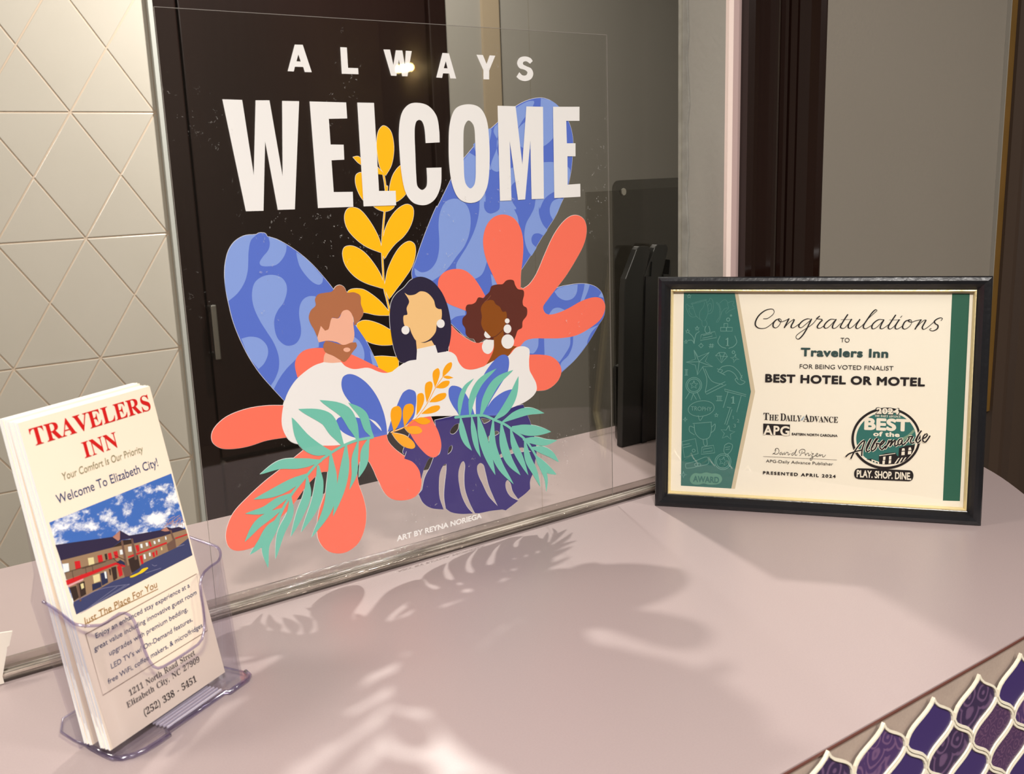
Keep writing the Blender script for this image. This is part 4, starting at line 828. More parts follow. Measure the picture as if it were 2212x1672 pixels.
('motel_photograph','P','mred',0,'395,1108! 426,1102! 422,1060! 396,1062!'),
('motel_photograph','P','mred',0,'568,1085! 595,1081! 592,1041! 570,1038!'),
('motel_photograph','P','mred',0,'393,1014! 426,1009! 418,947! 390,944!'),
('motel_photograph','P','mred',0,'578,1010! 602,1009! 594,953! 577,957!'),
('motel_photograph','P','mred',0,'680,994! 702,994! 698,962! 683,962!'),
('motel_photograph','P','mred',0,'713,996! 727,994! 721,967! 709,963!'),
('motel_photograph','P','mred',0,'677,1071! 691,1069! 694,1034! 679,1034!'),
('motel_photograph','P','mrail',0,'26,1113! 397,1064! 392,1039! 26,1075!'),
('motel_photograph','P','mred',0,'21,1070! 392,1040! 400,1025! 20,1041!'),
('motel_photograph','P','mpink',0,'26,1039! 139,1036! 134,1026! 23,1027!'),
('motel_photograph','P','mred',0,'491,1041! 821,1017! 819,1006! 490,1030!'),
('motel_photograph','P','mred',0,'897,1018! 1010,1007! 1009,999! 898,1009!'),
('motel_photograph','P','mred',0,'389,1041! 460,991! 451,983! 382,1031!'),
('motel_photograph','P','mnavy',0,'395,1038! 430,1043! 465,1005! 460,990!'),
('motel_photograph','P','mbrown',0,'426,990! 486,986! 480,917! 429,929!'),
('motel_photograph','P','mdark',0,'488,1024! 568,1022! 561,941! 485,932!'),
('motel_photograph','P','mbrown',0,'816,1004! 896,1015! 886,955! 815,958!'),
('motel_photograph','P','mbrown',0,'471,1154! 487,1151! 470,981! 452,988!'),
('motel_photograph','P','mbrown',0,'548,1137! 564,1134! 556,998! 536,1000!'),
('motel_photograph','P','mbrown',0,'870,1082! 884,1078! 891,1000! 876,1002!'),
('motel_photograph','P','mbrown',0,'83,1026! 98,1025! 84,916! 72,916!'),
('motel_photograph','S','curb',0,'466,917 504,917 539,916 574,926 615,921! 620,912! 569,903 534,904 496,904 467,910'),
('motel_photograph','L','roadline',2.1,'46,932 233,929 448,874'),
('motel_photograph','L','roadline',2.1,'56,850 448,874'),
('motel_photograph','L','roadline',2.2,'146,859 415,880'),
('motel_photograph','L','roadline',2.2,'102,856 354,896'),
('motel_photograph','L','roadline',2.4,'587,892 718,875'),
('motel_photograph','L','roadline',2.5,'891,956 958,949'),
('motel_photograph','L','roadline',2.4,'655,924 672,908 692,905'),
('motel_photograph','L','mdark',2.6,'27,1116 398,1066'),
('motel_photograph','L','mdark',2.7,'148,1094 320,1071'),
('motel_photograph','L','mdark',2.7,'78,1106 73,1061'),
('motel_photograph','L','mdark',2.7,'173,1093 167,1056'),
('motel_photograph','L','mdark',2.8,'221,1085 216,1047'),
('motel_photograph','L','mdark',2.8,'379,1071 430,1002'),
('motel_photograph','L','mdark',2.9,'397,1085 465,1027'),
('brochure_lettering','L','gold_ink',4.3,'72,778 650,759'),
('brochure_lettering','L','frameline',4.3,'50,721! 997,726! 961,332! 50,331! 50,721!'),
)
TEXTS = (
('credit_lettering', 'ART BY REYNA NORIEGA', 'white', 'sans', [1647.1, 2551.3, 201.5, 49.3], 0.035, 0, 1),
('doodle_print', 'TROPHY', 'doodle', 'sans', [339.9, 543.5, 974.9, 42.1], 0, 0, 1),
('award_badge', 'AWARD', 'teal', 'sans', [373.4, 630.2, 256.6, 61.0], 0.035, 0, 1),
('doodle_print', '1', 'doodle', 'serif', [665.3, 700.0, 1625.2, 76.2], 0.035, 0, 1),
('doodle_print', '1', 'doodle', 'serif', [727.9, 768.5, 1057.5, 68.2], 0.035, 0, 1),
('doodle_print', '1', 'doodle', 'serif', [745.9, 760.4, 906.3, 29.8], 0, 0, 1),
('doodle_print', '2', 'doodle', 'sans', [789.6, 812.7, 872.5, 32.7], 0, 0, 1),
('doodle_print', '3', 'doodle', 'sans', [757.8, 781.0, 820.5, 35.8], 0, 0, 1),
('award_lettering', 'TO', 'ink', 'sans', [1736.5, 1817.6, 1678.5, 42.4], 0, 0, 1),
('award_lettering', 'Travelers Inn', 'tealtext', 'sans', [1376.4, 2167.1, 1542.6, 78.1], 0.038, 0, 1.08),
('award_lettering', 'FOR BEING VOTED FINALIST', 'ink', 'sans', [1369.9, 2217.4, 1420.5, 40.8], 0, 0, 1),
('award_lettering', 'BEST HOTEL OR MOTEL', 'ink', 'sans', [1051.1, 2497.8, 1282.6, 76.7], 0.042, 0, 1.1),
('newspaper_lettering', 'T', 'ink', 'serif', [1042.9, 1095.9, 908.8, 68.6], 0, 0, 1),
('newspaper_lettering', 'HE', 'ink', 'serif', [1098.3, 1186.3, 906.7, 55.7], 0, 0, 1),
('newspaper_lettering', 'D', 'ink', 'serif', [1203.2, 1256.5, 907.9, 69.2], 0, 0, 1),
('newspaper_lettering', 'AILY', 'ink', 'serif', [1254.7, 1400.4, 907.1, 56.3], 0, 0, 1),
('newspaper_lettering', 'A', 'ink', 'serif', [1417.1, 1475.9, 905.8, 69.6], 0, 0, 1),
('newspaper_lettering', 'DVANCE', 'ink', 'serif', [1476.0, 1738.0, 906.7, 55.7], 0, 0, 1),
('black_block', 'A', 'paper', 'sans', [1047.3, 1133.9, 762.3, 93.4], 0.03, 0, 1),
('black_block', 'P', 'paper', 'sans', [1141.9, 1198.4, 763.9, 89.2], 0.03, 0, 1),
('black_block', 'G', 'paper', 'sans', [1205.4, 1291.9, 762.8, 90.4], 0.03, 0, 1),
('newspaper_lettering', 'EASTERN NORTH CAROLINA', 'ink', 'sans', [1315.2, 1737.8, 769.6, 21.8], 0.03, 0, 1),
('newspaper_lettering', 'APG-Daily Advance Publisher', 'ink', 'sans', [1077.7, 1706.9, 489.1, 27.5], 0, 0, 1),
('newspaper_lettering', 'PRESENTED APRIL 2024', 'ink', 'sans', [1052.4, 1733.7, 369.8, 29.5], 0.035, 0, 1.3),
('round_emblem', '2024', 'ink', 'sans', [2072.2, 2288.9, 1003.7, 63.5], 0.075, 0, 1.1),
('round_emblem', '2024', 'paper', 'sans', [2080.4, 2281.8, 1008.4, 53.6], 0.045, 0, 1.1),
('round_emblem', 'THE DAILY ADVANCE', 'paper', 'serif', [2067.8, 2296.8, 975.5, 20.3], 0, 0, 1),
('round_emblem', 'BEST', 'paper', 'sans', [1976.5, 2379.4, 854.3, 109.7], 0.05, 0, 1.05),
('round_emblem', 'of the', 'paper', 'sans', [2060.1, 2294.9, 793.3, 42.9], 0.045, 0, 1.1),
('round_emblem', 'PLAY. SHOP. DINE.', 'paper', 'sans', [1923.7, 2412.7, 389.1, 67.7], 0.03, 0, 1),
('brochure_lettering', 'TRAVELERS', 'red', 'serif', [53.2, 983.8, 1879.2, 102.4], 0, 0, 1),
('brochure_lettering', 'INN', 'red', 'serif', [377.2, 646.6, 1716.3, 96.9], 0, 0, 1),
('brochure_lettering', 'Your Comfort Is Our Priority', 'olive', 'sans', [187.0, 827.8, 1632.6, 44.5], 0, 0.2, 1),
('brochure_lettering', 'Welcome To Elizabeth City!', 'navytext', 'sans', [106.7, 917.8, 1511.0, 55.2], 0, 0, 1),
('brochure_lettering', 'Just The Place For You', 'gold_ink', 'sans', [55.1, 652.7, 772.5, 42.8], 0, 0.2, 1),
('brochure_lettering', 'Enjoy an enhanced stay experience at a', 'navytext', 'sans', [111.0, 911.2, 665.9, 30.7], 0, 0.12, 1),
('brochure_lettering', 'great value including innovative guest room', 'navytext', 'sans', [76.3, 954.4, 598.4, 30.8], 0, 0.12, 1),
('brochure_lettering', 'upgrades with premium bedding,', 'navytext', 'sans', [170.1, 842.0, 527.2, 30.8], 0, 0.12, 1),
('brochure_lettering', "LED TV's w/ On-Demand features,", 'navytext', 'sans', [156.8, 858.5, 447.6, 30.8], 0, 0.12, 1),
('brochure_lettering', 'free WiFi, coffee makers, & micro/fridges', 'navytext', 'sans', [108.8, 928.7, 372.8, 30.9], 0, 0.12, 1),
('brochure_lettering', '1211 North Road Street', 'greyink', 'serif', [230.4, 806.7, 231.5, 37.7], 0, 0, 1),
('brochure_lettering', 'Elizabeth City, NC 27909', 'greyink', 'serif', [190.9, 830.0, 172.1, 37.7], 0, 0, 1),
('brochure_lettering', '(252) 338 - 5451', 'ink', 'serif', [296.9, 760.9, 63.2, 43.6], 0, 0, 1),
)
GLYPHS = {"(":[201,[[126,-106,81,-43,59,3,43,53,30,131,30,238,51,342,70,391,95,437,126,480,181,480,153,436,119,365,103,315,89,238,87,159,103,57,140,-40,181,-106]]],")":[201,[[21,-106,49,-63,82,7,98,57,112,133,112,238,98,315,61,413,20,480,76,480,120,415,142,367,158,317,172,238,172,131,151,28,132,-20,107,-65,76,-106]]],",":[180,[[28,-87,61,78,124,78,129,71,118,33,71,-87]]],"-":[216,[[27,154,27,206,189,206,189,154]]],"0":[375,[[188,-7,150,-3,118,7,91,24,60,61,44,93,34,130,23,241,34,352,44,388,60,420,91,456,118,473,150,483,189,486,225,483,257,473,283,456,314,419,341,351,348,310,353,240,348,171,341,129,314,61,283,24,256,7,225,-3],[188,37,210,43,233,74,243,131,248,240,243,349,233,406,211,437,189,443,177,441,157,429,144,406,132,349,127,240,132,131,144,74,166,43]]],"1":[375,[[65,0,65,36,131,37,146,45,152,58,154,416,101,359,74,346,57,347,40,359,31,375,28,396,91,420,179,482,254,482,256,61,263,44,276,37,343,36,343,0]]],"2":[375,[[24,0,24,69,136,184,187,245,214,297,226,360,223,405,212,427,189,443,163,444,145,438,126,416,116,380,112,329,68,336,43,350,32,365,26,396,34,426,49,447,72,465,129,483,174,486,220,483,274,465,300,446,323,407,328,367,316,322,298,289,259,242,87,74,257,75,274,82,288,95,305,141,345,141,341,0]]],"3":[375,[[163,-7,104,-2,53,18,26,47,19,82,26,103,36,113,54,123,76,126,86,79,99,62,125,46,158,40,187,44,211,56,226,72,238,105,241,139,234,174,222,193,205,210,181,221,153,226,95,227,95,269,166,272,188,281,204,296,220,327,224,353,219,409,206,431,186,443,162,445,142,439,129,425,120,406,111,341,75,345,47,356,30,374,24,401,28,423,41,444,75,469,128,483,196,485,237,479,271,466,299,448,317,423,328,377,324,348,315,323,277,283,225,256,279,238,319,209,340,174,344,125,329,70,297,31,241,3]]],"4":[375,[[121,0,121,36,161,38,188,52,194,74,195,125,9,125,9,166,199,480,293,480,293,169,363,169,363,125,293,125,293,74,297,58,309,44,327,38,357,36,357,0],[56,169,195,169,199,416,155,334]]],"5":[375,[[165,-7,119,-4,74,9,45,29,28,61,29,89,37,105,53,116,81,121,90,77,111,52,146,41,183,45,201,54,217,69,229,92,236,122,236,164,231,192,221,214,195,236,173,244,146,247,109,245,71,235,40,247,62,480,316,480,319,357,281,357,270,394,254,405,105,406,94,281,168,291,216,287,258,276,293,256,319,228,328,211,339,171,339,134,333,96,319,65,299,40,274,22,236,4]]],"7":[375,[[111,0,289,406,102,405,80,391,70,338,30,338,33,480,353,480,353,447,168,0]]],"8":[375,[[183,-7,118,1,91,11,60,31,32,67,22,99,20,122,23,150,39,184,67,211,119,242,74,276,45,316,36,364,46,414,70,449,99,469,140,482,191,486,235,483,271,471,299,453,325,415,334,369,332,344,324,322,292,289,244,260,296,230,330,199,349,166,355,127,344,71,310,29,256,2],[203,283,230,304,242,324,249,350,249,383,240,413,226,432,206,444,179,447,156,438,141,418,132,392,131,361,135,341,149,318],[187,32,218,37,241,55,257,82,261,126,252,154,239,170,208,192,164,216,137,192,121,170,112,142,111,107,120,74,139,49,165,34]]],"9":[375,[[152,-7,106,-2,67,17,53,33,45,51,42,69,46,87,57,100,75,107,92,71,118,45,145,36,183,41,205,57,223,84,237,122,251,230,212,198,176,186,136,186,87,201,60,220,40,248,28,282,24,339,36,396,56,431,74,450,107,472,133,481,193,486,238,476,264,463,298,433,316,405,330,372,340,332,345,286,344,225,338,173,326,126,308,84,284,49,253,21,228,8,185,-4],[184,233,206,236,224,245,251,278,245,352,231,403,209,432,181,441,156,434,137,413,125,377,121,328,128,275,137,257,149,244,165,236]]],"A":[437,[[-9,0,-9,18,19,27,41,55,206,466,224,465,394,65,415,29,425,22,443,18,443,0,229,0,229,18,270,25,277,30,283,46,253,132,103,132,77,67,76,39,80,32,96,21,128,18,128,0],[113,161,242,161,177,319]]],"C":[468,[[257,-11,213,-7,155,10,105,43,66,87,39,142,29,184,27,251,39,314,56,351,92,399,139,435,176,452,216,462,275,465,309,459,388,435,408,443,419,465,437,465,437,308,420,308,392,364,356,407,328,427,282,442,228,437,198,419,174,389,157,347,147,293,144,226,147,164,159,114,177,74,203,46,237,29,278,24,305,26,345,38,371,52,407,81,428,106,447,89,423,58,395,33,365,14,332,0,296,-8]]],"D":[496,[[20,0,20,17,59,26,66,34,73,54,74,374,72,397,65,421,50,433,15,439,15,455,222,455,296,449,357,429,405,396,424,375,452,325,461,295,468,228,461,158,441,101,408,57,362,25,302,6,228,0],[222,24,243,26,279,37,295,47,319,75,343,139,351,229,347,291,336,342,319,382,294,410,262,428,223,433,202,431,190,423,182,385,183,55,193,31]]],"E":[442,[[14,0,14,17,51,22,66,34,75,78,74,394,62,425,44,435,16,439,16,455,399,455,399,320,383,320,375,357,361,386,327,414,295,424,255,430,204,429,187,420,183,394,183,246,221,248,252,262,272,288,288,345,304,345,304,118,287,118,276,173,254,206,225,218,183,222,183,67,189,38,206,29,261,29,313,39,345,53,371,75,393,105,411,143,430,143,402,0]]],"H":[523,[[15,0,15,17,52,24,66,36,75,81,73,398,66,419,57,428,16,439,16,455,242,455,242,439,200,430,185,411,182,251,342,251,339,411,324,430,282,439,282,455,507,455,507,439,471,431,457,420,449,379,451,60,457,38,466,29,487,20,507,17,507,0,282,0,282,17,324,27,339,49,342,221,182,221,185,50,199,28,242,17,242,0]]],"I":[261,[[13,0,13,17,50,26,65,37,72,49,75,75,74,405,67,424,58,430,13,439,13,455,244,455,244,439,201,430,192,424,184,405,183,77,185,53,192,37,211,24,246,17,246,0]]],"L":[426,[[15,0,15,17,52,24,66,36,75,81,73,399,66,420,57,429,16,439,16,455,250,455,250,439,219,436,199,430,190,420,183,401,182,83,185,47,196,33,226,28,278,31,325,44,345,56,370,80,391,112,409,154,427,154,402,0]]],"N":[494,[[403,-11,107,350,108,57,115,36,123,27,167,17,167,0,18,0,18,17,50,22,67,33,74,51,76,79,76,388,39,431,18,439,18,455,156,455,391,169,389,404,382,421,373,430,331,439,331,455,480,455,480,439,438,429,430,420,423,398,422,-11]]],"R":[473,[[15,0,15,17,52,24,66,36,75,81,73,398,66,419,57,428,16,439,16,455,278,452,349,435,383,415,405,388,412,372,417,334,414,308,406,285,392,265,372,248,315,224,443,36,459,21,480,17,480,0,338,0,201,212,182,212,183,59,190,36,199,28,242,17,242,0],[182,234,235,236,261,245,280,258,298,290,304,336,295,389,284,407,268,421,249,429,202,429,190,422,185,414]]],"S":[390,[[43,-11,43,158,62,158,83,94,101,62,123,39,149,24,197,15,231,20,264,43,278,79,273,117,255,140,127,210,87,242,69,264,56,289,50,332,54,370,67,403,80,421,105,443,148,462,206,465,300,445,313,450,320,466,339,466,339,319,322,319,305,365,272,410,248,429,222,441,183,444,147,432,125,406,120,380,127,349,151,325,290,253,317,233,337,211,353,180,359,133,354,93,339,58,314,29,293,14,240,-6,164,-8,85,12,69,7,61,-11]]],"T":[423,[[92,0,92,17,137,27,146,36,154,59,156,433,116,430,76,412,56,393,41,367,29,318,11,318,11,455,410,455,410,317,394,317,387,352,375,382,357,404,333,420,304,430,263,433,265,58,272,35,281,26,328,17,328,0]]],"V":[428,[[212,-13,41,389,18,425,-14,439,-14,455,211,455,211,439,166,432,156,423,153,406,259,143,354,400,354,414,349,427,331,435,299,439,299,455,442,455,442,439,413,431,391,403,230,-13]]],"Y":[426,[[101,0,101,17,138,24,155,43,160,69,161,179,35,406,14,429,-13,438,-13,455,207,455,207,438,167,432,158,425,156,413,248,226,338,374,348,402,347,417,336,430,295,438,295,455,439,455,439,438,413,428,387,398,268,203,271,50,285,28,328,17,328,0]]],"a":[344,[[255,-10,226,-5,216,1,208,10,200,35,151,2,95,-9,55,0,29,26,21,53,21,77,31,104,50,126,98,155,199,190,198,250,193,272,182,286,156,295,123,293,105,281,104,272,119,248,123,231,120,215,110,202,95,194,77,191,49,199,34,223,35,252,44,272,69,295,95,308,126,316,205,315,252,300,280,271,292,228,294,42,304,34,320,42,329,28,294,-1],[151,34,178,44,199,63,199,169,174,162,138,139,120,105,122,56,133,39]]],"b":[361,[[43,-11,42,407,34,431,8,439,8,455,138,455,138,279,162,301,205,317,254,313,292,292,321,256,335,221,342,166,337,118,329,89,308,51,281,21,246,0,206,-9,177,-9,133,7,105,28,53,-11],[183,14,213,23,232,49,242,95,245,160,242,213,231,251,212,273,184,280,155,270,144,257,138,242,140,52,149,28,158,20]]],"d":[370,[[140,-10,107,-5,78,10,53,35,35,66,23,104,19,147,24,196,36,237,55,272,72,290,101,309,123,316,146,318,175,314,201,301,223,280,222,413,208,433,176,439,176,455,319,455,320,60,327,38,353,28,353,11,294,6,223,-10,223,39,188,2,173,-5],[171,28,187,31,202,41,215,56,223,76,222,247,214,262,201,273,174,281,147,273,130,250,121,210,118,153,120,98,130,58,146,36]]],"e":[301,[[154,-10,106,-1,85,10,58,35,37,69,27,95,19,157,28,215,38,240,59,273,87,298,109,309,157,318,209,309,249,280,274,234,283,166,117,166,120,128,127,97,138,73,154,56,175,46,199,42,237,53,270,86,285,73,248,27,228,11,180,-8],[116,192,201,192,198,261,190,283,181,292,161,297,147,294,127,274,117,232]]],"h":[381,[[18,0,18,16,39,21,47,29,52,56,52,406,43,432,19,440,19,455,148,455,148,267,175,295,190,305,224,317,270,315,292,306,309,292,321,271,328,244,332,38,343,21,363,16,363,0,202,0,202,16,215,17,228,26,235,56,234,241,223,265,203,271,173,262,148,235,148,43,157,23,180,16,180,0]]],"i":[198,[[101,362,81,366,65,376,54,393,50,412,54,432,65,449,81,460,101,463,120,460,137,449,147,432,151,412,147,393,136,376,120,366],[18,0,18,16,39,21,47,29,52,56,52,267,44,287,20,293,21,310,148,310,149,43,157,23,180,16,180,0]]],"l":[199,[[18,0,18,16,39,21,47,29,52,56,52,411,45,432,20,439,20,455,148,455,149,49,157,23,180,16,180,0]]],"o":[336,[[169,-10,114,-1,90,11,60,37,44,58,27,96,19,154,27,213,38,239,60,272,90,297,114,309,168,318,222,309,245,298,275,273,298,240,308,214,317,154,308,94,298,69,275,36,245,11,222,-1],[169,11,193,18,211,44,217,81,220,154,217,227,208,271,192,292,169,299,144,292,128,271,120,227,117,154,120,82,126,44,144,18]]],"r":[287,[[18,0,18,16,39,21,47,29,52,56,52,267,44,287,20,293,21,310,146,310,146,252,172,288,203,311,233,318,270,308,283,293,289,266,287,248,274,231,254,223,233,224,222,231,202,255,189,260,166,247,152,220,150,42,163,23,197,16,197,0]]],"t":[228,[[124,-9,80,-1,66,10,53,36,48,71,48,279,20,279,20,300,88,369,129,424,144,424,144,310,208,310,208,279,144,279,147,59,154,45,168,40,189,49,206,75,222,66,211,43,182,9,145,-7]]],"y":[300,[[52,-140,22,-133,1,-113,-7,-84,1,-58,24,-41,56,-44,72,-61,75,-94,90,-98,104,-88,120,-65,140,-5,32,260,15,287,-5,293,-5,310,162,310,162,293,133,288,128,272,185,119,238,270,232,288,203,293,203,310,300,310,300,293,280,285,265,258,156,-39,135,-87,101,-127,83,-136]]],"z":[293,[[13,0,13,14,168,287,106,286,79,276,61,258,44,216,26,216,32,310,275,310,275,291,126,25,181,27,214,38,237,59,260,107,276,107,268,0]]]}


TXTLAB = {}
def TG(t):
    if t[0] in ('award_lettering', 'brochure_lettering') or t[0] == 'newspaper_lettering':
        g = t[0] + '#' + t[1]; TXTLAB[g] = ('lettering', 'printed line reading ' + t[1]); return g
    return t[0]
# ------------------------------------------------------------------ clear shield sign with the printed artwork
ACR = clear('clear_acrylic', (.985, .985, .98), .015, scratch=.55)
ACR2 = clear('clear_acrylic_pane', (.95, .945, .925), .02, ior=1.14)
EDGE = mat('acrylic_cut_edge', '8d8781', .4)
sg = empty('printed_shield', (0, 0, 0)); tag(sg, 'clear acrylic sheet printed ALWAYS WELCOME over three people among colourful leaves', 'sign')
sheet = boxes('sheet', [(0, .416, -.0013, .0013, .006, .4557)], ACR, sg)
boxes('sheet_edge', [(-.0002, 0, -.0013, -.0006, .006, .4559), (.416, .4162, -.0013, -.0006, .006, .4559), (0, .416, -.0013, -.0009, .4557, .4560)], EDGE, sg)
split = next(i for i, r in enumerate(SHAPES) if r[0] == '@frame')
sign_groups = {'welcome_lettering', 'always_lettering'}
sign_rows = [r for r in SHAPES[:split]] + [r for r in SHAPES[split + 1:] if r[0] in sign_groups]
IND = {'welcome_lettering', 'always_lettering', 'blue_petal', 'coral_leaf'}
sign_rows = [((r[0] + '#%d' % k) if r[0] in IND else r[0],) + r[1:] for k, r in enumerate(sign_rows)]
fk = 0
for k, r in enumerate(sign_rows):
    if r[0] == 'green_palm_frond':
        if r[1] == 'L': fk += 1
        sign_rows[k] = ('green_palm_frond#%d' % fk,) + r[1:]
pr = Print(.0000050, .00128)
UW = .0006
for g, kd, col, wd, data in sign_rows:   # thin rim of the white ink printed beneath the colours
    if 'lettering' in g or col in ('peri', 'tan'): continue
    if kd in 'PSH':
        for d in data.split('|'):
            L = spline(parse(d)) if kd != 'P' else [(p[0], p[1]) for p in parse(d)]
            pr.add('white_underprint', 'white', *union(*ribbon(L + L[:2], lambda t: UW))); pr.d += pr.step * .9
    elif kd in 'TL': emit_shapes(pr, [('white_underprint', kd, 'white', wd + UW * 1e4, data)]); pr.d += pr.step * .9
pr.d -= pr.step
emit_shapes(pr, sign_rows)
t = TEXTS[0]; V, F = text_geo(t[1], t[3], t[4], t[5], t[6], t[7]); pr.add(t[0], t[2], V, F)
pr.build(sg, {'white_underprint': ('underprint', 'thin white rim around the coloured shapes'), 'tall_blue_leaf': ('blue_leaf', 'tall patterned blue leaf behind the word'), 'left_blue_leaf': ('blue_leaf', 'patterned blue leaf at the left'), 'right_blue_leaf': ('blue_leaf', 'patterned blue leaf at the right edge'),
    'coral_leaf': ('coral_leaf', 'coral red leaf'), 'yellow_sprig': ('yellow_sprig', 'tall yellow sprig'), 'orange_sprig': ('orange_sprig', 'small orange sprig'), 'violet_leaf': ('violet_leaf', 'dark violet split leaf'),
    'curly_haired_figure': ('printed_person', 'curly brown haired person with round white earrings'), 'dark_haired_figure': ('printed_person', 'person with long dark hair'), 'bearded_figure': ('printed_person', 'bearded person with wavy brown hair'),
    'white_shirt': ('white_shirt', 'joined white shirts'), 'blue_petal': ('blue_petal', 'blue petal over the shirts'), 'green_palm_frond': ('palm_frond', 'green palm frond print'),
    'welcome_lettering': ('letter', 'tall white letter of WELCOME'), 'always_lettering': ('letter', 'small white letter of ALWAYS'), 'credit_lettering': ('lettering', 'small white artist credit')})
# panes behind the printed sheet
p1 = box('shield_pane', (-.60, .328, .0014, .0040, .006, .95), ACR2); tag(p1, 'large clear pane directly behind the printed welcome sheet', 'pane')
p2 = box('shield_pane', (.3285, XW - .0032, .0014, .0040, .006, .95), ACR2); tag(p2, 'narrower clear pane between printed sheet and grey wall jamb', 'pane')
# base channel
CH = clear('clear_channel', (.80, .78, .76), .10, ior=1.75, bump=(40, 1.0, (.25, 6, 6)))
ch = empty('base_channel', (0, 0, 0)); tag(ch, 'long clear acrylic channel on the counter holding the welcome sheet upright', 'channel')
CH2 = mat('channel_reflection_streaks', '5b534c', .16, .75, noise=(70, 1.0, 'e8ddd0', (.12, 1, 9)), bump=(90, .6, (.15, 1, 6)))  # pale and dark streaks in the colour imitate reflections in the clear acrylic
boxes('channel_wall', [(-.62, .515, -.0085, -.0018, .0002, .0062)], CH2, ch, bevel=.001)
boxes('channel_wall', [(-.62, .515, .0072, .0120, .0002, .0095)], CH, ch, bevel=.0008)
boxes('channel_floor', [(-.62, .515, -.0018, .0072, .0002, .0050)], CH, ch)
sh = box('shadow_gap_strip', (-.62, .515, -.0094, -.0084, .0001, .0014), mat('painted_gap_shade', '3a2f2b', .6), ch); sh.name = 'shade_strip'  # dark strip painting in the shade along the channel's foot
hl = boxes('channel_highlight', [(-.62, .515, -.0080, -.0070, .0060, .0068), (-.62, .515, -.0034, -.0024, .0060, .0070)], mat('painted_edge_glint', 'cfc6bb', .15, noise=(60, .9, '6b635a', (.3, 1, 1))), ch)  # pale streaked strips painting highlights along the channel's top edges

# ------------------------------------------------------------------ framed certificate
WC, HC = .30268, .23034; YAW, LEAN = -.912575, .114315
ux = Vector((math.cos(YAW), math.sin(YAW), 0)); hn = Vector((-ux.y, ux.x, 0)); up = Vector((0, 0, 1)) * math.cos(LEAN) + hn * math.sin(LEAN); nb = hn * math.cos(LEAN) - Vector((0, 0, 1)) * math.sin(LEAN)
O = Vector((.437369, -.039852, 0.0))
cf = empty('award_frame', None, Matrix(((ux.x, nb.x, up.x, O.x), (ux.y, nb.y, up.y, O.y), (ux.z, nb.z, up.z, O.z), (0, 0, 0, 1))))
tag(cf, 'black wooden picture frame with gold lip leaning on the counter, holding the award', 'picture frame')
BLK = mat('black_painted_wood', '15161a', .28, spec=.6, noise=(30, .5, '0d0d10', (1, 1, 1)), bump=(180, .14))
GLD = mat('gold_leaf', 'f2dfa8', .38, .45, bump=(300, .3))
FW = .0131
prof = [(.0015, .012), (.0003, .002), (.0015, 0), (.0045, -.0012), (.0075, -.0008), (.0100, .0018), (.0120, .0042), (.01285, .0046)]
def mitre_rail(name, side, prof, m, parent, W, H):
    # side: 0 bottom,1 right,2 top,3 left
    cs = [((0, 0), (W, 0)), ((W, 0), (W, H)), ((W, H), (0, H)), ((0, H), (0, 0))][side]
    inn = [(0, 1), (-1, 0), (0, -1), (1, 0)][side]; al = [(1, 0), (0, 1), (-1, 0), (0, -1)][side]
    V = []
    for (cx, cz), sgn in zip(cs, (1, -1)):
        for p, d in prof: V.append((cx + inn[0] * p + al[0] * sgn * p, d, cz + inn[1] * p + al[1] * sgn * p))
    n = len(prof); F = [(i, i + 1, n + i + 1, n + i) for i in range(n - 1)] + [tuple(range(n))[::-1], tuple(range(n, 2 * n))] + [(0, n, 2 * n - 1, n - 1)]
    return mesh(name, V, F, m, parent)
for s_ in range(4): mitre_rail('rail', s_, prof + [(.01285, .012)], BLK, cf, WC, HC)
gprof = [(.01287, .0120), (.01287, .0040), (.0138, .0038), (.0146, .0050), (.0150, .0068), (.0150, .0120)]
for s_ in range(4): mitre_rail('gold_lip', s_, gprof, GLD, cf, WC, HC)
PAPER = mat('cream_paper', 'fff7e4', .55, noise=(7, .35, 'fbeed4'))
ce = box('certificate', (.0150, WC - .0150, .0094, .0098, .0150, HC - .0150), PAPER, cf); ce['label'] = 'cream award certificate with green banner'
box('frame_glass', (.0150, WC - .0150, .0070, .0080, .0150, HC - .0150), clear('picture_glass', (.99, .99, .985), .01), cf)
box('backing_board', (.012, WC - .012, .0098, .0118, .012, HC - .012), mat('brown_card', '6b5238', .8), cf)
EV = [(x, y + d, z) for d in (0, .002) for x, y, z in ((.12, .072, .0105), (.18, .072, .0105), (.165, .013, .185), (.135, .013, .185))]
mesh('easel_stand', EV, [(0, 3, 2, 1), (4, 5, 6, 7), (0, 1, 5, 4), (1, 2, 6, 5), (2, 3, 7, 6), (3, 0, 4, 7)], mat('black_card', '141414', .6), cf)
sign_set = set(r[0] for r in SHAPES[:split]) | sign_groups
bro_set = {'motel_photograph', 'brochure_lettering'}
cert_rows = [r for r in SHAPES[split + 1:] if r[0] not in sign_groups and r[0] not in bro_set]
pr = Print(.0000040, .00935)
cert_rows = [(('sail_mark' if r[1] == 'P' else 'signature_rule') if r[0] == 'newspaper_lettering' else r[0],) + r[1:] for r in cert_rows]
first = [r for r in cert_rows if r[0] in ('green_banner', 'green_strip')]; em = [r for r in cert_rows if r[0] == 'round_emblem']; es2 = [r for r in cert_rows if r[0] == 'round_emblem_script']; oth = [r for r in cert_rows if r not in first and r not in em and r not in es2]
emit_shapes(pr, first + oth + em)
for t in TEXTS[1:]:
    if t[0] != 'brochure_lettering': pr.add(TG(t), t[2], *text_geo(t[1], t[3], t[4], t[5], t[6], t[7]))
emit_shapes(pr, es2)
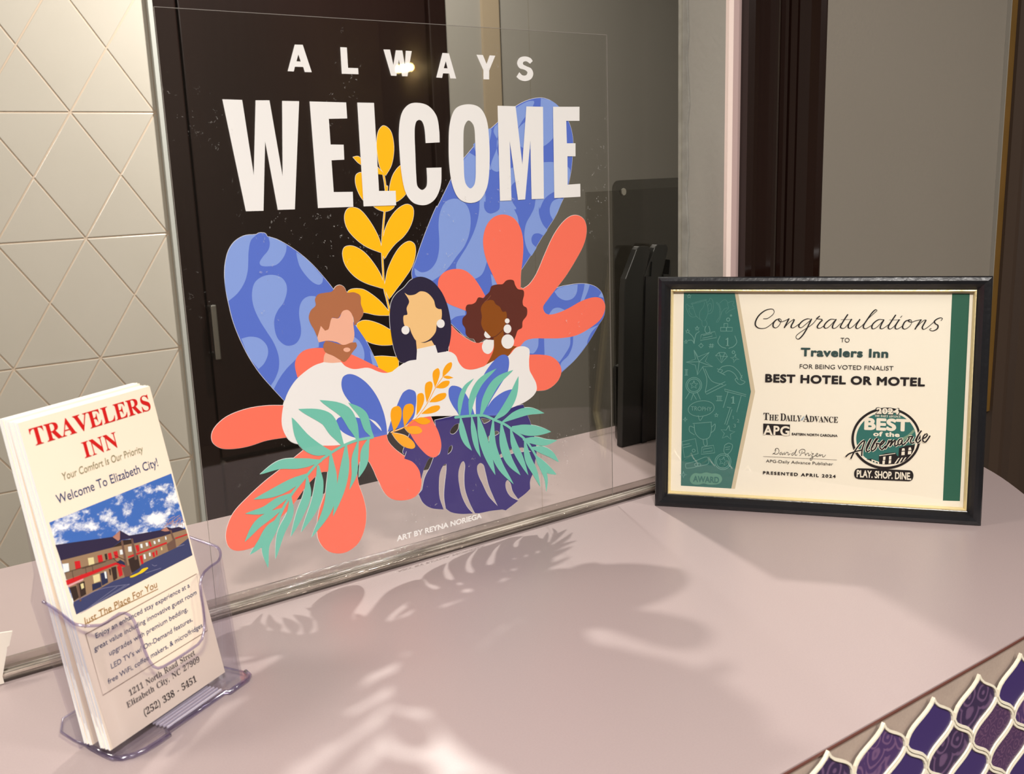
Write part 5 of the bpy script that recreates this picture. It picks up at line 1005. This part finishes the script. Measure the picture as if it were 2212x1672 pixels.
R = pr.build(ce, {'green_banner': ('green_banner', None), 'green_strip': ('green_strip', None), 'doodle_print': ('doodle_print', 'pale outline drawings of trophies, stars and ribbons'), 'award_badge': ('badge', 'light green badge reading AWARD'),
    'script_lettering': ('lettering', 'large black script word Congratulations'), 'award_lettering': ('lettering', 'centred award wording'), 'newspaper_lettering': ('lettering', 'newspaper name and date lines'), 'black_block': ('printed_block', 'black block with white letters APG'),
    'signature': ('signature', None), 'round_emblem': ('round_emblem', 'round black, white and green award seal'), 'round_emblem_script': ('emblem_script', 'black script word across the seal')})

# ------------------------------------------------------------------ brochures
WBR, HBR = .10221, .20314; byaw, blean = .512379, .194748
def bframe(lean, back):
    ux = Vector((math.cos(byaw), math.sin(byaw), 0)); hn = Vector((-ux.y, ux.x, 0))
    up = Vector((0, 0, 1)) * math.cos(lean) + hn * math.sin(lean); nb = hn * math.cos(lean) - Vector((0, 0, 1)) * math.sin(lean)
    n0 = hn * math.cos(blean) - Vector((0, 0, 1)) * math.sin(blean)
    O = Vector((-.121203, -.156463, .006)) + hn * back * 1.0
    return Matrix(((ux.x, nb.x, up.x, O.x), (ux.y, nb.y, up.y, O.y), (ux.z, nb.z, up.z, O.z), (0, 0, 0, 1)))
BPAP = mat('brochure_paper', 'f3e2cc', .5, noise=(12, .3, 'efdcc2')); BEDGE = mat('brochure_paper_edge', 'f6fafa', .6)
pr = Print(.000004, -.00002)
emit_shapes(pr, [r for r in SHAPES[split + 1:] if r[0] == 'motel_photograph']); emit_shapes(pr, [r for r in SHAPES[split + 1:] if r[0] == 'brochure_lettering'])
for t in TEXTS:
    if t[0] == 'brochure_lettering': pr.add(TG(t), t[2], *text_geo(t[1], t[3], t[4], t[5], t[6], t[7]))
def brochure_body(name, parent, th):
    v, f = boxg(0, WBR, 0, th, 0, HBR); return mesh(name, v, f, [BPAP, BEDGE], parent, [1, 1, 0, 0, 1, 1])
labels = ['front motel brochure with red TRAVELERS INN heading, foremost in the clear holder'] + ['motel brochure behind the front one in the forward bundle of the clear holder'] * 5 + ['first motel brochure of the rear bundle, its photo showing in the gap at the left edge'] + ['plain edge of a motel brochure in the rear bundle of the clear holder'] * 5
first_body = None; first_prints = None
OR = ['', 'second', 'third', 'fourth', 'fifth', 'last', '', 'second', 'third', 'fourth', 'fifth', 'rearmost']
for k in range(12):
    labels[k] = [labels[k], OR[k] + ' brochure back in the forward bundle, only its white edge showing'][1 <= k <= 5]
    if k == 6: labels[k] = 'first brochure of the rear bundle, its photo showing in the gap at left'
    if k > 6: labels[k] = OR[k] + ' brochure of the rear bundle, only its white edge showing at left'
    th = .00130 if k < 6 else .00115
    if k < 6: back, lean = k * .0013, blean
    else: back, lean = .0148 + (k - 6) * .00115, blean - .0300
    e = empty('brochure', None, bframe(lean, back)); tag(e, labels[k], 'brochure', 'motel brochures standing in the clear holder')
    bd = brochure_body('folded_sheet', e, th * .965)
    jit = (0, .0003, -.0002, .0004, .0001, -.0003, .0002, 0, .0005, -.0002, .0003, .0001)[k]
    bd.location = (jit * (k > 0), 0, abs(jit))
    if k == 0: first_prints = list(pr.build(e, {'motel_photograph': ('photograph', 'colour photo of a two-storey motel under a cloudy sky'), 'brochure_lettering': ('ruled_frame', 'thin ruled box and underline')}).values())
    if k == 6:
        for q in first_prints:
            c = q.copy(); COL.objects.link(c); c.parent = e; c.location = bd.location
# ------------------------------------------------------------------ clear brochure holder
PL = clear('clear_styrene', (.93, .925, .95), .04, ior=1.6); PLR = clear('violet_styrene_edge', (.74, .71, .86), .15, ior=2.0)
MB = bframe(blean, 0); MBI = MB.copy()
ho = empty('brochure_holder', None, Matrix.Translation((-.121203, -.156463, 0)) @ Matrix.Rotation(byaw, 4, 'Z')); tag(ho, 'clear plastic brochure holder with scooped front standing on the counter', 'brochure holder')
sl, cl = math.sin(blean), math.cos(blean)
def hp(a, bb, c):  # holder coords: a across, bb back (normal to sheets), c up the lean -> local of the holder empty
    k = 1 - min(1, max(0, c / .085)); a = a - .0105 * k * max(0, (a - .05) / .07) + .004 * k * max(0, (.04 - a) / .043)
    return (a, bb * cl + c * sl, .006 + c * cl - bb * sl)
path = []  # (a, b, top height)
for k in range(7): path.append((-.0032, .0185 - k * .0032, .0965 - k * .0016 - .0001 * k * k))
for k in range(1, 9):
    t = math.radians(180 + 90 * k / 8); path.append((-.0032 + .0085 + .0085 * math.cos(t), -.001 + .0085 * math.sin(t), .0830 - .0060 * (k / 8) ** .8))
path += [(.0100, -.0095, .0752), (.0145, -.0095, .0750), (.0195, -.0095, .0758), (.0245, -.0095, .0762), (.0288, -.0095, .0748), (.0315, -.0095, .0722), (.0335, -.0095, .068), (.0347, -.0095, .060), (.0352, -.0095, .0486), (.0362, -.0095, .0412), (.0386, -.0095, .0350), (.0415, -.0095, .0325), (.046, -.0095, .0314), (.055, -.0095, .0312), (.064, -.0095, .0312), (.073, -.0095, .0314), (.0805, -.0095, .0318), (.0850, -.0095, .0335), (.0885, -.0095, .0375), (.0910, -.0095, .044), (.0922, -.0095, .052), (.0926, -.0095, .0605), (.0935, -.0095, .067), (.0958, -.0095, .0712), (.0995, -.0095, .0738), (.106, -.0095, .0752), (.1125, -.0095, .0757), (.1145, -.0095, .076)]
for k in range(1, 8):
    t = math.radians(270 + 90 * k / 7); path.append((.1155 + .0065 * math.cos(t), -.003 + .0065 * math.sin(t), .0765 + .0075 * k / 7))
for k in range(1, 6): path.append((.122, -.003 + k * .0055, .0840 + .0020 * k))
NP = len(path); TH = .0016
def nrm(i):
    a, c = path[max(0, i - 1)], path[min(NP - 1, i + 1)]; dx, dy = c[0] - a[0], c[1] - a[1]; l = math.hypot(dx, dy); return (-dy / l, dx / l)
V, F = [], []; H_ = 10
for i, (a, bb, top) in enumerate(path):
    nx, ny = nrm(i)
    for off in (0, TH):
        for h in range(H_ + 1):
            A, B = a + nx * off, bb + ny * off; c0 = (.003 - .006 + B * sl) / cl; V.append(hp(A, B, c0 + (top - c0) * h / H_))
S = 2 * (H_ + 1)
for i in range(NP - 1):
    for off in (0, H_ + 1):
        for h in range(H_):
            q = (i * S + off + h, (i + 1) * S + off + h, (i + 1) * S + off + h + 1, i * S + off + h + 1); F.append(q if off == 0 else q[::-1])
mesh('pocket_wall', V, F, PL, ho, smooth=True)
# violet rim bead along the cut edge
def tube(name, pts, r, m, parent, seg=8):
    V, F = [], []; n = len(pts); P = [Vector(p) for p in pts]
    for i in range(n):
        d = (P[min(n - 1, i + 1)] - P[max(0, i - 1)]).normalized(); a = d.cross(Vector((.3, -.9, .2))).normalized(); b_ = d.cross(a)
        for k in range(seg): t = 2 * math.pi * k / seg; V.append(P[i] + (a * math.cos(t) + b_ * math.sin(t)) * r)
    F = [(i * seg + k, i * seg + (k + 1) % seg, (i + 1) * seg + (k + 1) % seg, (i + 1) * seg + k) for i in range(n - 1) for k in range(seg)] + [tuple(range(seg)), tuple(range((n - 1) * seg, n * seg))]
    return mesh(name, V, F, m, parent, smooth=True)
tube('rim', [hp(a + nrm(i)[0] * TH / 2, bb + nrm(i)[1] * TH / 2, top) for i, (a, bb, top) in enumerate(path)], .00095, PLR, ho)['label'] = 'violet-tinted scooped rim'
bkp = [(-.0032, .0), (.122, .0), (.122, .092), (.106, .10), (.094, .15), (.008, .15), (.004, .112), (-.0032, .097)]
V = [hp(a, .0265, c) for a, c in bkp] + [hp(a, .0281, c) for a, c in bkp]; n = len(bkp)
mesh('back_panel', V, [tuple(range(n))[::-1], tuple(range(n, 2 * n))] + [(i, (i + 1) % n, n + (i + 1) % n, n + i) for i in range(n)], PL, ho)
base = [(.0035, .022), (.0005, .006), (-.0005, -.002), (.0015, -.0075), (.0060, -.0115), (.0130, -.0140), (.022, -.0150), (.032, -.0152), (.0335, -.0118), (.086, -.0130), (.0865, -.0162), (.105, -.0162), (.1105, -.0138), (.1135, -.008), (.114, .045), (.104, .064), (.0207, .0638), (.009, .052), (.005, .036)]
prism('base_plate', base, .0003, .0028, PL, ho)
tube('base_edge', [(x, y, .0022) for x, y in base[:14]], .0017, PLR, ho)['label'] = 'violet-tinted front edge of the base'
tube('base_edge', [(x, y, .0018) for x, y in base[13:] + base[:1]], .0007, PLR, ho)
for k in range(5):
    y = -.0105 + k * .0030; box('base_rib', (.036, .086, y, y + .0010, .0028, .0040), mat('pale_styrene_rib', 'c9c2cf', .2), ho)

# ------------------------------------------------------------------ small things on the counter and behind the shield
pc = prism('white_card', [(-.230, .0005), (-.1555, .0005), (-.1560, .006), (-.1512, .0228), (-.1505, .0262), (-.1490, .0270), (-.1458, .0366), (-.1520, .0374), (-.230, .045)], -.0118, -.0103, mat('white_card_stock', 'e9e2d6', .5, noise=(30, .4, 'd9cdbb')), axis='y')
tag(pc, 'torn white card standing against the channel at the far left', 'card')
tp = prism('smoked_panel', rrect(.5655, .80, .0006, .3195, .010), .160, .163, clear('smoked_acrylic', (.52, .51, .49), .03), axis='y')
tp['x'] = 0; del tp['x']
tag(tp, 'dark smoked acrylic panel with rounded corner standing behind the shield near the wall', 'panel')
sc_ = [(.0035 * math.cos(math.radians(k * 30)) + .5800, .0042 * math.sin(math.radians(k * 30)) + .3060) for k in range(12)]
prism('screw_cap', sc_, .158, .160, mat('screw_steel', 'a9a69e', .35, .8), tp, axis='y')
cp2 = box('tinted_screen', (.5575, .90, .2000, .2025, .0006, .3066), clear('lightly_smoked_acrylic', (.80, .79, .77), .03)); tag(cp2, 'lightly tinted clear screen behind the smoked panel at the counter back', 'screen')
BP = mat('black_plastic', '0f0f10', .4)
def tray(x, lab):
    t = empty('file_tray', (x, .140, .0006)); tag(t, lab, 'file tray', 'black file trays behind the shield')
    pl_ = [(-.030, 0), (.001, 0), (.0075, .165), (.009, .205), (.019, .236), (.016, .2405), (.0005, .2415), (-.0035, .238), (-.0215, .205), (-.0235, .190)]
    prism('tray_side', pl_, 0, .010, mat('black_plastic_panel', '121210', .4), t, axis='y', bevel=.001)
    prism('tray_edge', [(.001, 0), (.009, 0), (.0155, .168), (.0175, .200), (.021, .205), (.0195, .222), (.0175, .2045), (.009, .205), (.0075, .165)], -.002, .012, BP, t, axis='y')
    return t
tray(.5865, 'left one of two upright black plastic file trays behind the shield')
tray(.6160, 'right one of two upright black plastic file trays, beside the picture frame edge')
bx = box('equipment_box', (.612, .80, .178, .222, .0006, .085), BP, bevel=.006); tag(bx, 'low black equipment box behind the file trays on the counter', 'box')
# wall lamp whose reflection glints on the shield
sc2 = empty('wall_lamp', (2.5, -3.87, .85)); tag(sc2, 'small warm wall lamp on the lobby wall', 'lamp')
box('lamp_plate', (-.012, 0, -.045, .045, -.014, .014), mat('brass', 'a8894f', .3, 1.0), sc2)
box('lamp_shade', (-.07, -.02, -.060, .060, -.018, .018), mat('lamp_glow', 'ffe9b8', .5, emit=('ffdf9a', 60)), sc2, bevel=.012)
# recessed ceiling lights
for k, (loc, pw, sz) in enumerate(LAMPS):
    e = empty('ceiling_light', (loc[0], loc[1], 1.42)); r = sz / 2
    tag(e, ['small recessed spotlight above the staff side, casting the leaf shadows', 'recessed ceiling light over the left front of the counter', 'recessed ceiling light over the right front of the counter', 'recessed ceiling light over the far left staff corner', 'recessed ceiling light over the lobby farthest behind'][k], 'light', 'recessed ceiling lights')
    n = 24; V = []; 
    for rr, z in ((r + .03, 0), (r + .03, -.006), (r + .004, -.010), (r + .004, 0)): V += [(rr * math.cos(2 * math.pi * i / n), rr * math.sin(2 * math.pi * i / n), z) for i in range(n)]
    mesh('trim_ring', V, [(a * n + i, a * n + (i + 1) % n, (a + 1) * n + (i + 1) % n, (a + 1) * n + i) for a in range(3) for i in range(n)], CEIL, e)
    mesh('lamp_face', [(r * math.cos(2 * math.pi * i / n), r * math.sin(2 * math.pi * i / n), -.004) for i in range(n)], [tuple(range(n))[::-1]], mat('lamp_face', 'fff2dc', .5, emit=('ffe8c8', 12)), e)
